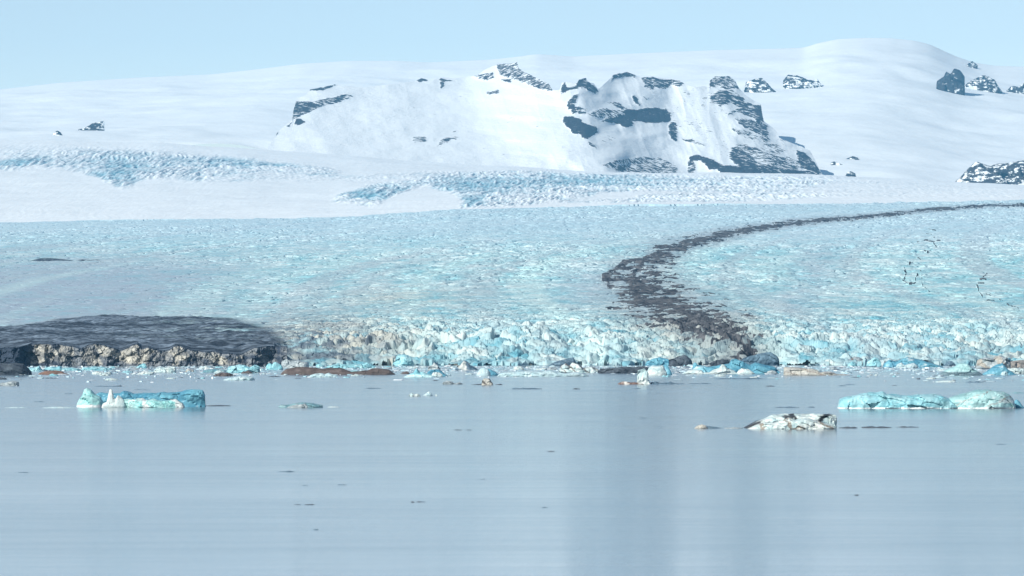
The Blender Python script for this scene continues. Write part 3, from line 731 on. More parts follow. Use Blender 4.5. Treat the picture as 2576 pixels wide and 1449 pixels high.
body('white_foot', z8(1610, [(1930, 595), (1990, 520), (2060, 485), (2200, 500), (2270, 550), (2330, 598)]), 940.5, 'white', depth=0.4, p=0.5, parent=w3)
body('grey_lump', z8(1932, [(-40, 595), (0, 540), (90, 520), (160, 540), (200, 592)]), 940, 'grey', depth=0.5, p=0.5, parent=w3)
berg('cream tabular iceberg streaked with brown, trailing a thin white tongue to the right', z8(1932, [(325, 628), (335, 450), (500, 455), (700, 470), (900, 485), (1000, 520), (1060, 560), (1150, 545), (1260, 545), (1340, 570), (1400, 595), (1560, 600), (1700, 620)]), 944, 'cream', depth=0.3, p=0.3, rough=0.13, band=((0.36, 0.29, 0.24), 30, 0.14, 3.0))
berg('long flat white iceberg with a bluish right end, left of the square white iceberg', [(1250, 946), (1256, 939), (1270, 936), (1290, 934), (1330, 933), (1362, 934), (1385, 931), (1400, 935), (1425, 938), (1450, 935), (1470, 940), (1484, 946)], 947, 'pale', depth=0.25, p=0.35)
berg('small white dome of ice tucked behind the long flat white iceberg', z8(1610, [(-2560, 500), (-2530, 455), (-2450, 430), (-2400, 440), (-2330, 490), (-2320, 510)]), 930, 'white', depth=0.7)
b = berg('rounded iceberg, pale green left and bright blue right, left of the long flat white iceberg', z8(966, [(1850, 635), (1880, 555), (1940, 480), (2020, 465), (2090, 490), (2140, 560), (2150, 636)]), 945, 'pale', depth=0.8, p=0.6, rough=0.06)
body('blue_side', z8(966, [(1980, 635), (1990, 480), (2030, 466), (2140, 500), (2240, 550), (2300, 600), (2310, 637)]), 944.6, 'blue', depth=0.6, p=0.6, rough=0.06, parent=b)
berg('pointed turquoise cone of ice right of the brown debris islands', z8(966, [(380, 660), (500, 595), (590, 560), (620, 500), (655, 470), (690, 510), (720, 550), (790, 545), (860, 580), (960, 620), (1040, 662)]), 949, 'turq', depth=0.4, p=0.6, rough=0.08, foot=((0.62, 0.86, 0.86), 0.3))
q = berg('low deep blue iceberg with a white streak, right of the pointed turquoise cone', z8(966, [(820, 640), (880, 545), (960, 505), (1110, 498), (1160, 530), (1200, 585), (1270, 620), (1290, 642)]), 946.5, 'blue', depth=0.4, p=0.6)
body('white_streak', z8(966, [(940, 640), (990, 572), (1060, 560), (1130, 580), (1170, 602), (1180, 640)]), 946.9, 'white', depth=0.5, p=0.9, parent=q)
berg('bright blue double humped little iceberg beside the pale green block, below the dark debris slope', z8(644, [(190, 490), (200, 420), (260, 375), (305, 380), (320, 400), (350, 355), (400, 342), (440, 370), (500, 410), (535, 450), (540, 495)]), 930, 'turq', depth=0.6, p=0.5, rough=0.1)
berg('blocky pale green iceberg behind the left end of the brown debris island', z8(644, [(490, 470), (500, 340), (570, 305), (620, 290), (700, 315), (850, 310), (920, 345), (1040, 360), (1055, 400), (1050, 470)]), 926.5, 'grey', depth=0.6, p=0.3)
berg('flat floe of pale green and cream ice in front of the brown debris island', z8(644, [(1040, 665), (1100, 615), (1200, 588), (1330, 590), (1380, 600), (1450, 582), (1530, 600), (1620, 630), (1690, 665)]), 949, 'pale', depth=0.3, p=0.6)
berg('long brown debris island with three low humps floating below the beige seracs', z8(644, [(475, 608), (520, 550), (600, 490), (760, 462), (920, 450), (1080, 460), (1200, 468), (1320, 495), (1480, 472), (1700, 475), (1800, 510), (1900, 545), (2050, 540), (2150, 525), (2250, 520), (2320, 485), (2450, 478), (2576, 488), (2680, 510), (2740, 560), (2800, 600)]), 942.5, 'brown', cat='debris island', name='debris_island', depth=0.22, p=0.5, rough=0.05, mat=M_ROCK)
berg('little brown debris hump right of the long brown debris island', z8(966, [(320, 598), (360, 570), (420, 550), (470, 550), (500, 570), (520, 598)]), 940.5, 'brown', cat='debris island', name='debris_island', depth=0.4, p=0.6, rough=0.05, mat=M_ROCK)
berg('small rust coloured debris island below the cream ice cliff', z8(0, [(740, 608), (800, 575), (880, 545), (1000, 530), (1150, 530), (1240, 548), (1290, 580), (1380, 604)]), 942, 'rust', cat='debris island', name='debris_island', depth=0.4, p=0.5, rough=0.05, mat=M_ROCK)
berg('dark debris headland running down into the water in the far left corner', [(-190, 942), (-120, 920), (-40, 914), (0, 913), (30, 912), (54, 914), (66, 925), (74, 934), (60, 941)], 943, 'dark', cat='debris headland', name='debris_headland', depth=0.4, p=0.5, rough=0.08, mat=M_ROCK)
berg('little black rock lump breaking the water below the dark debris headland', [(-20, 953), (-5, 948), (4, 950), (12, 949.5), (18, 954)], 954.5, 'dark', cat='debris lump', name='debris_lump', depth=0.5, mat=M_ROCK)
berg('small brown arched iceberg with a white cap, below the rounded blue sided iceberg', z8(966, [(1960, 835), (1990, 780), (1970, 720), (2000, 690), (2060, 685), (2130, 695), (2150, 740), (2190, 780), (2200, 835)]), 968.5, 'cream', depth=0.7, p=0.5, band=((0.10, 0.085, 0.08), 11, 0.35, 1.0))
berg('thin black slab of ice left of the brown arched iceberg', z8(966, [(1690, 825), (1800, 812), (1920, 800), (2000, 802), (2020, 828)]), 968, 'dark', cat='ice slab', name='ice_slab', depth=0.4, p=0.7)
berg('thin black slab of ice right of the brown arched iceberg', z8(966, [(2200, 825), (2290, 805), (2350, 798), (2400, 822)]), 968, 'dark', cat='ice slab', name='ice_slab', depth=0.4, p=0.7)
berg('crumbled grey ice rubble left of the brown arched iceberg', z8(966, [(1160, 808), (1200, 755), (1300, 740), (1370, 755), (1420, 790), (1520, 765), (1600, 806)]), 966.5, 'grey', depth=0.4, rough=0.3)
berg('cluster of white growler ice, alone between the cone and the open water', z8(966, [(495, 1045), (520, 1000), (560, 980), (600, 1010), (650, 998), (720, 1015), (740, 1052)]), 997, 'white', cat='growler', name='growler', depth=0.5, rough=0.25)
berg('pale flat growler just right of the white growler cluster', z8(966, [(770, 1035), (830, 1000), (900, 950), (940, 975), (980, 1036)]), 995.5, 'pale', cat='growler', name='growler', depth=0.5, p=0.7)
berg('tiny white growler at the right end of the growler cluster', z8(966, [(1030, 1045), (1040, 1008), (1060, 1008), (1072, 1045)]), 996, 'white', cat='growler', name='growler', depth=0.8)
berg('large turquoise green slab iceberg with a dark waterline, at the far right shore', z8(2254, [(870, 635), (930, 560), (1050, 490), (1200, 430), (1270, 385), (1340, 375), (1440, 370), (1500, 410), (1560, 470), (1650, 530), (1760, 600), (1800, 632)]), 944, 'green', depth=0.35, p=0.6, rough=0.1, foot=((0.17, 0.25, 0.28), 0.32))
f_ = berg('deep blue wave shaped iceberg right of the turquoise green slab', z8(2254, [(1700, 625), (1760, 580), (1880, 500), (1960, 440), (2060, 390), (2160, 375), (2220, 430), (2260, 490), (2340, 540), (2430, 590), (2500, 610)]), 942.5, 'blue', depth=0.35, p=0.6, rough=0.08)
body('white_snout', z8(2254, [(2110, 610), (2140, 560), (2200, 540), (2250, 570), (2262, 610)]), 942.8, 'pale', depth=0.8, parent=f_)
berg('cream crumpled iceberg behind the blue wave shaped iceberg', z8(2254, [(1620, 480), (1680, 300), (1800, 270), (1960, 250), (2150, 220), (2280, 250), (2330, 330), (2280, 480)]), 927, 'grey', depth=0.5, p=0.35, rough=0.22, band=((0.46, 0.43, 0.37), 26, 0.6, 1.0))
berg('grey brown slab of dirty ice at the right edge above the blue wave shaped iceberg', z8(2254, [(2250, 480), (2270, 350), (2340, 330), (2576, 320), (2700, 340), (2720, 480)]), 926.5, 'drab', depth=0.4, p=0.25, mat=M_CLIFF, band=((0.42, 0.37, 0.33), 16, 0.4, 1.0))
berg('white rubble ice heap at the right edge beyond the blue wave shaped iceberg', z8(2254, [(2240, 600), (2300, 500), (2420, 470), (2500, 490), (2620, 470), (2700, 600)]), 940, 'white', depth=0.4, rough=0.28)
berg('dark grey angular iceberg like a tilted slab above the turquoise green slab', z8(2254, [(955, 290), (1000, 250), (1100, 205), (1220, 180), (1340, 155), (1400, 215), (1500, 210), (1570, 270), (1610, 320), (1540, 360), (1380, 370), (1200, 345)]), 918, 'slate', depth=0.4, p=0.5)
berg('dark mound of ice with a reddish foot below the tilted grey slab', z8(2254, [(960, 440), (1010, 370), (1090, 330), (1150, 345), (1210, 410), (1220, 440)]), 921, 'slate', depth=0.6, p=0.6)
h_ = berg('long blue iceberg ramp with turquoise left end, at the right shore', z8(2254, [(-250, 470), (-230, 380), (-110, 300), (0, 330), (100, 310), (250, 255), (400, 285), (560, 320), (720, 370), (860, 410), (960, 440), (980, 470)]), 924.5, 'blue', depth=0.3, p=0.4, rough=0.1)
body('turquoise_end', z8(1932, [(1990, 430), (2000, 350), (2080, 300), (2150, 245), (2220, 260), (2270, 330), (2290, 440)]), 922, 'turq', depth=0.6, parent=h_)
body('turquoise_back', z8(2254, [(520, 400), (560, 240), (680, 225), (860, 255), (960, 290), (980, 440)]), 917.5, 'turq', depth=0.5, p=0.4, parent=h_)
body('pale_foot', z8(2254, [(0, 470), (40, 400), (120, 370), (180, 420), (280, 395), (360, 375), (440, 420), (460, 470)]), 925.2, 'pale', depth=0.5, parent=h_)
berg('dark grey blue flat slab resting above the long blue ramp', z8(1932, [(2200, 330), (2230, 240), (2400, 240), (2620, 250), (2740, 300), (2700, 340)]), 912, 'slate', depth=0.4, p=0.4)
berg('white hook shaped ice block with a black underside, near the cream tabular iceberg', z8(1932, [(940, 400), (980, 310), (1060, 260), (1130, 250), (1190, 270), (1200, 330), (1240, 360), (1230, 400)]), 916, 'white', depth=0.5, rough=0.2)
berg('dirty ribbed ice block between the white hook and the long blue ramp', z8(1932, [(1400, 420), (1420, 340), (1500, 320), (1640, 300), (1760, 240), (1900, 270), (2000, 330), (2010, 420)]), 919, 'grey', depth=0.5, p=0.35, band=((0.2, 0.165, 0.14), 15, 0.3, 1.0), rough=0.2)
berg('small turquoise ice block beside the dirty ribbed block', z8(1932, [(1600, 440), (1640, 380), (1700, 350), (1770, 380), (1800, 440)]), 921.5, 'turq', depth=0.7)
berg('black debris mound of ice behind the square white iceberg', z8(1610, [(580, 300), (700, 270), (760, 225), (880, 212), (960, 235), (1040, 290), (1060, 340), (1062, 440), (740, 440)]), 921, 'dark', cat='debris mound', name='debris_mound', depth=0.5, p=0.4, mat=M_ROCK)
berg('steel blue low iceberg left of the black debris mound', z8(1610, [(100, 440), (140, 330), (260, 280), (400, 255), (560, 290), (640, 350), (720, 440)]), 920.5, 'blue', depth=0.4, p=0.5)
berg('dark lens of debris lodged in the ice above the steel blue iceberg', z8(1610, [(120, 220), (160, 180), (300, 178), (430, 190), (440, 250), (280, 280)]), 906, 'dark', cat='debris mound', name='debris_mound', depth=0.4, p=0.5, mat=M_ROCK, off=40)
berg('dark rock ridge of debris behind the broad white and blue iceberg', z8(1610, [(2000, 420), (2080, 260), (2200, 220), (2400, 180), (2620, 165), (2760, 230), (2816, 310), (2820, 420)]), 921, 'slate', cat='debris mound', name='debris_mound', depth=0.3, p=0.45, mat=M_ROCK)
berg('black rubble ridge along the waterline between white icebergs', z8(1610, [(1310, 430), (1400, 380), (1520, 320), (1640, 290), (1760, 300), (1830, 400), (1600, 440)]), 921, 'dark', cat='debris mound', name='debris_mound', depth=0.3, p=0.5, mat=M_ROCK, rough=0.25)
berg('long dark streaked slab lying behind the long flat white iceberg', [(1500, 940), (1510, 928), (1540, 924), (1580, 922), (1625, 921), (1640, 926), (1620, 934), (1570, 937)], 939, 'dark', cat='debris slab', name='debris_slab', depth=0.3, p=0.45, mat=M_ROCK)
berg('black tipped sloping ice ramp left of the long dark streaked slab', [(1378, 918), (1400, 908), (1430, 900), (1443, 897), (1448, 908), (1436, 916)], 920, 'slate', depth=0.4, p=0.5)
berg('jagged white and grey ice ridge behind the long flat white iceberg', [(1405, 934), (1412, 921), (1424, 913), (1434, 920), (1442, 911), (1456, 913), (1468, 925), (1490, 920), (1505, 926), (1510, 936)], 937.5, 'white', depth=0.4, p=0.5, rough=0.2, band=((0.2, 0.17, 0.15), 14, 0.25, 1.5))
berg('grey pyramid shaped iceberg behind the deep blue iceberg', z8(966, [(860, 520), (900, 430), (980, 400), (1010, 350), (1060, 390), (1110, 460), (1160, 520)]), 931.5, 'grey', depth=0.6, p=0.7)
berg('dark faced angular ice block between the grey pyramid and the rounded blue sided iceberg', z8(966, [(1420, 520), (1470, 390), (1530, 420), (1600, 310), (1690, 340), (1720, 400), (1860, 470), (1900, 520)]), 931, 'slate', depth=0.6, p=0.5, band=((0.62, 0.64, 0.60), 30, 0.4, 0.5))
berg('flat dark debris slab in front of the serac wall, left of the grey pyramid', z8(966, [(470, 410), (540, 370), (700, 340), (900, 345), (1010, 270), (1100, 240), (1200, 300), (1240, 400)]), 917, 'dark', cat='debris slab', name='debris_slab', depth=0.3, p=0.4, mat=M_ROCK)
berg('bright turquoise ice hump at the foot of the seracs, left of the flat dark slab', z8(966, [(150, 420), (220, 320), (260, 220), (350, 200), (460, 220), (560, 280), (600, 390), (500, 430)]), 919, 'turq', depth=0.6, p=0.5)
berg('ragged pale blue ice bank behind the middle of the brown debris island', z8(644, [(1360, 470), (1440, 430), (1580, 410), (1640, 380), (1760, 410), (1900, 390), (2100, 400), (2240, 360), (2320, 400), (2420, 450), (2440, 500)]), 926, 'turq', depth=0.3, rough=0.25)
berg('small pale blue ice knob behind the left hump of the brown debris island', z8(644, [(1200, 450), (1210, 410), (1260, 395), (1300, 400), (1370, 430), (1380, 470)]), 923.5, 'turq', depth=0.7)

# ---- pack of floes under the cream cliff at left
for lab, pts, yb, pal in (
        ('low pale blue floe with a raised tip touching the dark debris headland', z8(0, [(550, 545), (570, 490), (640, 470), (720, 465), (780, 435), (810, 480), (850, 520), (700, 550)]), 933.5, 'turq'),
        ('low wide pale blue floe under the left part of the cream ice cliff', z8(0, [(820, 520), (900, 470), (1020, 450), (1100, 465), (1200, 440), (1240, 480), (1400, 470), (1560, 490), (1640, 530)]), 932, 'turq'),
        ('long smooth turquoise floe under the middle of the cream ice cliff', z8(0, [(1600, 520), (1680, 470), (1800, 455), (1900, 450), (2050, 465), (2200, 480), (2280, 520)]), 931.5, 'turq'),
        ('broken white and turquoise floe below the long smooth turquoise floe', z8(0, [(1830, 590), (1880, 550), (1950, 540), (2010, 565), (2120, 570), (2200, 550), (2240, 570), (2260, 600)]), 941.5, 'white'),
        ('white floe with a dark edge in open water below the cliff floes', z8(0, [(2090, 725), (2140, 690), (2240, 680), (2330, 700), (2400, 725)]), 956.5, 'white'),
        ('turquoise finger of ice standing up before the cream ice cliff', z8(322, [(150, 470), (220, 430), (270, 390), (340, 378), (370, 430), (380, 470)]), 925.5, 'turq'),
        ('flat white floe between the turquoise finger and the cream cliff foot', z8(322, [(500, 560), (560, 480), (640, 455), (740, 470), (820, 450), (940, 450), (960, 500), (880, 560)]), 936.5, 'white'),
        ('low white floe below the turquoise finger of ice', z8(322, [(150, 610), (220, 575), (300, 550), (420, 550), (520, 560), (400, 600)]), 942, 'white'),
        ('cream lump of floe ice below the dark foot of the cliff', z8(322, [(1140, 550), (1180, 510), (1240, 495), (1310, 520), (1340, 555)]), 935, 'cream'),
        ('white wedge of floe ice left of the ribbed dark floe', z8(322, [(1390, 500), (1450, 465), (1560, 440), (1610, 460), (1680, 500)]), 928.5, 'white'),
        ('long blue grey floe just under the white wedge of floe ice', z8(322, [(1500, 540), (1560, 510), (1700, 500), (1880, 510), (2000, 530), (1800, 560)]), 936.5, 'teal'),
        ('white humped floe beside the ribbed dark floe', z8(322, [(1720, 580), (1780, 535), (1850, 525), (1920, 550), (1920, 590)]), 939.5, 'white'),
        ('ribbed dark floe with white crust', z8(322, [(1690, 640), (1760, 600), (1880, 570), (2000, 575), (2100, 600), (2080, 640)]), 946, 'brown'),
        ('bright turquoise and white ice heap left of the bright blue double humped iceberg', z8(322, [(1950, 600), (2020, 450), (2120, 425), (2240, 410), (2340, 420), (2440, 460), (2530, 415), (2640, 440), (2660, 600)]), 937.5, 'turq'),
        ('brown backed floe in front of the turquoise and white ice heap', z8(322, [(2260, 590), (2300, 550), (2420, 530), (2500, 565), (2510, 600)]), 940, 'brown'),
        ('submerged glowing turquoise floe below the turquoise and white ice heap', z8(322, [(1900, 720), (1960, 690), (2100, 660), (2300, 640), (2500, 660), (2540, 700), (2500, 735)]), 956.5, 'pale'),
        ('chalky white floe at the left edge below the black rock lump', z8(0, [(-60, 840), (0, 780), (140, 760), (260, 740), (370, 755), (330, 800), (200, 830)]), 970, 'grey')):
    berg(lab, pts, yb, pal, cat='ice floe', name='ice_floe', group='floes drifting below the ice cliff', depth=0.6, p=0.5, rough=0.2)

# ---- slivers adrift in the open water: x, y, width, height, palette, label
for x, y, wd_, ht, pal, lab in (
        (548, 1021.5, 66, 3, 'dark', 'long black sliver of ice touching the right end of the pinnacled turquoise iceberg'),
        (1152, 1082, 20, 2.2, 'dark', 'left one of two dark slivers in a row below the growler cluster'),
        (1180, 1082, 16, 2, 'dark', 'right one of two dark slivers in a row below the growler cluster'),
        (1387, 1136, 20, 2.4, 'dark', 'dark sliver alone in the middle of the open lagoon'),
        (720, 1187, 40, 3.4, 'slate', 'largest grey sliver, left of centre in the open lagoon'),
        (748, 1270, 18, 2, 'dark', 'short dark sliver left of its longer black neighbour in the lower lagoon'),
        (778, 1270, 26, 3, 'dark', 'long black sliver in the lower lagoon below the largest grey sliver'),
        (1038, 1263.5, 10, 3, 'dark', 'tiny upright dark chip beside a pair of black slivers'),
        (1058, 1263, 24, 2.4, 'dark', 'black sliver near the tiny upright chip, lower middle of the lagoon'),
        (794, 1333, 14, 2.6, 'slate', 'lowest grey sliver of ice, near the bottom of the lagoon'),
        (1617, 1052, 22, 2, 'slate', 'thin grey sliver between the lone dark sliver and the knobbly white iceberg'),
        (2155, 1246, 13, 3, 'dark', 'small black chip alone in the lower right lagoon'),
        (2518, 1118, 26, 2.2, 'slate', 'thin grey sliver at the right side below the long turquoise iceberg'),
        (58, 1189, 26, 2.2, 'slate', 'grey sliver near the left edge of the open lagoon'),
        (860, 1220, 24, 2, 'slate', 'faint grey sliver right of the largest grey sliver, slightly lower'),
        (766, 1222, 16, 1.8, 'slate', 'faint short sliver just below the largest grey sliver'),
        (1212, 1206, 16, 1.8, 'slate', 'faint sliver below the lone dark sliver, left of it'),
        (1370, 1277, 16, 2, 'slate', 'faint grey sliver in the lower middle, right of the black sliver pair'),
        (1937, 972, 22, 3, 'dark', 'black sliver below the broad white and blue iceberg'),
        (2118, 971, 20, 2.4, 'slate', 'lower one of two grey slivers under the cream tabular iceberg tongue'),
        (2137, 968, 26, 2, 'slate', 'upper one of two grey slivers under the cream tabular iceberg tongue'),
        (1980, 1025.5, 62, 3, 'slate', 'long dark sliver above the black banded iceberg'),
        (2041, 1025, 18, 3, 'slate', 'short dark sliver beside the long one above the black banded iceberg'),
        (2135, 1077, 46, 4.5, 'dark', 'dark streak of floating ice at the right foot of the black banded iceberg'),
        (2206, 1076, 76, 4.6, 'dark', 'middle streak of dark floating ice right of the black banded iceberg'),
        (2284, 1075, 56, 3.6, 'dark', 'farthest right streak of dark floating ice in the row beside the black banded iceberg'),
        (2380, 961.5, 52, 5, 'white', 'flat bright white floe in open water above the long turquoise iceberg'),
        (2310, 954, 10, 6, 'dark', 'tiny pair of upright black chips above the long turquoise iceberg'),
        (2452, 962, 46, 4, 'slate', 'bent dark sliver right of the flat bright white floe'),
        (1325, 979, 76, 6, 'slate', 'row of dark knobbly ice lumps below the long flat white iceberg'),
        (1450, 979, 18, 3, 'dark', 'black chip right of the row of dark knobbly lumps'),
        (1096, 958, 14, 2.6, 'dark', 'black chip below the deep blue iceberg with the white streak'),
        (268, 972.5, 62, 3.2, 'slate', 'long dark sliver above the pinnacled turquoise iceberg'),
        (300, 972, 14, 4, 'dark', 'dark knob beside the long sliver above the pinnacled turquoise iceberg'),
        (128, 952, 34, 3, 'dark', 'dark flat sliver below the small rust coloured debris island'),
        (150, 1026.5, 90, 4, 'pale', 'thin pale line of slush leading left from the pinnacled turquoise iceberg'),
        (40, 1026, 60, 3, 'pale', 'thin pale line of slush at the left edge level with the pinnacled iceberg'),
        (356, 981, 42, 2, 'slate', 'thin dark sliver directly behind the pinnacled turquoise iceberg'),
        (172, 991, 20, 2, 'slate', 'small grey sliver left of the ice peak of the pinnacled iceberg'),
        (98, 1011, 26, 2, 'slate', 'small grey sliver well left of the pinnacled iceberg'),
        (938, 977.5, 42, 2.4, 'slate', 'thin dark sliver below the right end of the brown debris island'),
        (690, 948, 32, 3.4, 'dark', 'black flat sliver at the left foot of the brown debris island'),
        (750, 952, 18, 2.6, 'dark', 'small black sliver in front of the brown debris island'),
        (838, 1024.5, 30, 3, 'white', 'white crumb of ice at the right tip of the low dark teal iceberg'),
        (1660, 1074, 14, 2, 'slate', 'faint grey chip left of the small cream iceberg'),
        (1845, 1078, 46, 4.4, 'grey', 'pale low floe joining the small cream iceberg and the black banded iceberg'),
        (2560, 989, 40, 3.4, 'teal', 'teal sliver at the right edge behind the long turquoise iceberg'),
        (1600, 978, 24, 2, 'slate', 'grey sliver just below the brown foot of the knobbly white iceberg'),
        (1760, 966, 60, 3, 'slate', 'thin dark sliver trailing right of the knobbly white iceberg'),
        (1870, 953.5, 140, 3.4, 'slate', 'very long thin dark floe under the broad white and blue iceberg')):
    r = np.random.default_rng(int(x * 7 + y))
    n = 9
    xs_ = np.linspace(x - wd_ / 2, x + wd_ / 2, n)
    ys_ = y - ht * (0.35 + 0.65 * r.random(n)) * np.sin(np.linspace(0.25, 2.9, n)) ** 0.6
    berg(lab, list(zip(xs_, ys_)), y, pal, cat='ice sliver', name='ice_sliver', group='slivers of ice adrift on the lagoon', depth=0.35, p=0.6, rough=0.12, sink=0.3)

# ---- brash: lumps one can still count, zone by zone, then the slush nobody could count
rng = np.random.default_rng(7)
zones = [  # x range, y range, count, what to say
    (80, 640, 924, 958, 26, 'below the cream ice cliff'),
    (640, 1000, 924, 952, 20, 'around the brown debris islands'),
    (1000, 1480, 922, 954, 26, 'beside the turquoise cone'),
    (1480, 1960, 922, 956, 22, 'around the square white iceberg'),
    (1960, 2270, 922, 950, 22, 'around the cream tabular iceberg'),
    (2270, 2600, 926, 960, 24, 'around the turquoise green slab')]
for xa, xb, ya, yb_, n, where in zones:
    for k in range(n):
        x = rng.uniform(xa, xb); y = ya + (yb_ - ya) * rng.random() ** 1.5
        s = rng.uniform(8, 30); ht = rng.uniform(2.0, 7) * (0.6 + s / 40)
        pal = rng.choice(['white', 'pale', 'turq', 'dark', 'grey'], p=[0.32, 0.22, 0.16, 0.14, 0.16])
        word = {'white': 'white', 'pale': 'pale blue', 'turq': 'turquoise', 'dark': 'blackish', 'grey': 'grey'}[pal]
        m = int(rng.integers(5, 8)); xs_ = np.linspace(x - s / 2, x + s / 2, m)
        if pal == 'dark':
            ht *= 0.5
        ys_ = y - ht * rng.uniform(0.35, 1, m) * np.sin(np.linspace(0.3, 2.85, m)) ** 0.5
        berg('small %s brash ice lump floating %s' % (word, where), list(zip(xs_, ys_)), y, pal, cat='brash ice lump', name='brash_lump', group='%s brash lumps %s' % (word, where), depth=0.8, p=0.5, rough=0.22, nx=12)

# slush: thousands of low chips in the shore water
N = 5200
x = rng.uniform(-300, 2880, N); y = 921 + np.abs(rng.normal(0, 1, N)) * np.interp(x, [0, 600, 1000, 1500, 2000, 2300, 2900], [14, 13, 11, 10, 11, 14, 14])
dd_ = wd(y); k = dd_ / F
sx = rng.gamma(2.0, 2.2, N) * k; sy = sx * rng.uniform(0.6, 2.2, N); sz = rng.gamma(2.0, 0.45, N) * k * 1.1
ang = np.linspace(0, 2 * np.pi, 6, endpoint=False)
rad = rng.uniform(0.6, 1.2, (N, 6))
ring = np.stack([np.cos(ang)[None] * rad * sx[:, None], np.sin(ang)[None] * rad * sy[:, None]], -1)
V = np.zeros((N, 13, 3))
V[:, :6, :2] = ring; V[:, :6, 2] = -0.2
V[:, 6:12, :2] = ring * 0.7; V[:, 6:12, 2] = sz[:, None] * rng.uniform(0.5, 1.1, (N, 6))
V[:, 12, 2] = sz
V[..., 0] += wx(x, dd_)[:, None]; V[..., 1] += dd_[:, None]
fl = []
for q_ in range(6):
    r_ = (q_ + 1) % 6
    fl += [(q_, r_, 6 + r_), (q_, 6 + r_, 6 + q_), (6 + q_, 6 + r_, 12)]
fl = np.array(fl)
Fa = (fl[None] + 13 * np.arange(N)[:, None, None]).reshape(-1, 3)
pal_ = np.array([(0.80, 0.85, 0.85), (0.62, 0.78, 0.82), (0.45, 0.68, 0.73), (0.36, 0.42, 0.46), (0.13, 0.16, 0.19)])
cc = pal_[rng.choice(5, N, p=[0.28, 0.26, 0.2, 0.16, 0.10])] * rng.uniform(0.85, 1.1, (N, 1))
tag(mesh_obj('brash_ice', V.reshape(-1, 3), Fa, M_BERG, np.repeat(cc, 13, 0)), 'loose slush of tiny ice chips along the foot of the glacier', None, None, 'stuff')

# ---- rock outcrops standing out of the ice cap
def outcrop(label, prof, yb, rock, depth=0.3, p=0.8, d=None, rough=0.16):
    x = 0.5 * (prof[0][0] + prof[-1][0])
    rock = rock + 0.2
    dist = d or cap_d(np.array([x]), np.array([float(yb)]))[0] - 60
    o = body('rock_outcrop', prof, yb, 'dark', depth=depth, p=p, d=dist, zbase=None, sink=40 if d is None else 120, mat=M_MTN, smooth=True, rock=rock, rough=rough)
    return tag(o, label, 'rock outcrop', 'rock outcrops in the ice cap')


outcrop('dark square rock buttress at the left end of the upper right outcrops', o8([(1700, 500), (1712, 360), (1790, 300), (1800, 255), (1840, 290), (1880, 250), (1940, 280), (1985, 330), (1970, 420), (1950, 480), (1820, 490)]), 230, 0.62, p=0.3)
outcrop('snow dusted rock ridge right of the dark square buttress', o8([(1960, 480), (2000, 400), (2100, 335), (2200, 320), (2290, 345), (2320, 420), (2360, 480), (2240, 490), (2120, 500)]), 232, 0.42)
outcrop('small rock patch on the snow crest above the dark square buttress', o8([(1990, 240), (2020, 195), (2060, 175), (2110, 220), (2090, 245)]), 169, 0.42)
outcrop('small far rock group at the right edge below the skyline', o8([(2380, 500), (2450, 430), (2520, 430), (2576, 395), (2700, 370), (2760, 520)]), 236, 0.42)
outcrop('large dark rock face with snow gullies rising from the snowfield at the right edge', o8([(1880, 1410), (1960, 1330), (2050, 1230), (2110, 1175), (2180, 1200), (2260, 1225), (2350, 1195), (2460, 1180), (2576, 1175), (2760, 1160), (2900, 1200), (3000, 1420)]), 462, 0.46, depth=0.5, p=0.7, d=23300)
outcrop('slanting rock ledge in the snow just right of the big nunatak', o8([(780, 1170), (820, 1150), (850, 1135), (900, 1150), (925, 1175)]), 401, 0.5, depth=0.3)
outcrop('narrow rock ledge left of the slanting ledge, right of the big nunatak', o8([(630, 1205), (670, 1190), (720, 1210), (760, 1225), (700, 1225)]), 414, 0.5, depth=0.3)
outcrop('dark rock lump at the snowfield edge right of the big nunatak', o8([(780, 1340), (800, 1300), (830, 1290), (880, 1310), (890, 1345)]), 443.5, 0.55, depth=0.4, d=25380)
outcrop('faint rock patch in the snow left of the upper right buttress', o8([(160, 370), (210, 300), (290, 310), (370, 340), (430, 360), (500, 350), (550, 440), (540, 470), (300, 440)]), 224, 0.36)
outcrop('snow capped rock knob behind the right ridge of the nunatak', o7([(2340, 470), (2360, 380), (2440, 355), (2520, 340), (2580, 400), (2650, 480), (2700, 560), (2560, 520)]), 236, 0.40)
outcrop('small dark rock bump alone in the snow at far left', [(128, 342), (134, 334), (144, 328), (152, 332), (159, 342)], 343, 0.46)
outcrop('thin rock ledge in the snow right of the small dark bump at far left', [(196, 324), (215, 318), (236, 307), (262, 304), (250, 318), (225, 324)], 324, 0.34)
outcrop('rock rib poking through the snowfield at the left edge', [(-30, 478), (-10, 472), (10, 468), (24, 465), (10, 474)], 478, 0.5, d=19800)
o = body('debris_ridge', [(62, 657), (80, 654), (95, 649.5), (110, 648), (135, 649), (165, 652), (185, 655), (205, 651.5), (225, 653), (245, 652), (258, 654)], 657, 'dark', depth=0.2, p=0.7, d=ice_d(160, 656), zbase=None, sink=20, mat=M_ROCK, rough=0.06)
tag(o, 'low black debris ridge alone on the smooth glacier at left', 'debris ridge')
o = body('debris_ridge', [(2476, 518), (2484, 514), (2494, 512.5), (2504, 513), (2514, 517)], 519, 'dark', depth=0.3, p=0.7, d=ice_d(2494, 518), zbase=None, sink=30, mat=M_ROCK, rough=0.06)
tag(o, 'small black debris knob on the moraine line near the right edge', 'debris ridge')

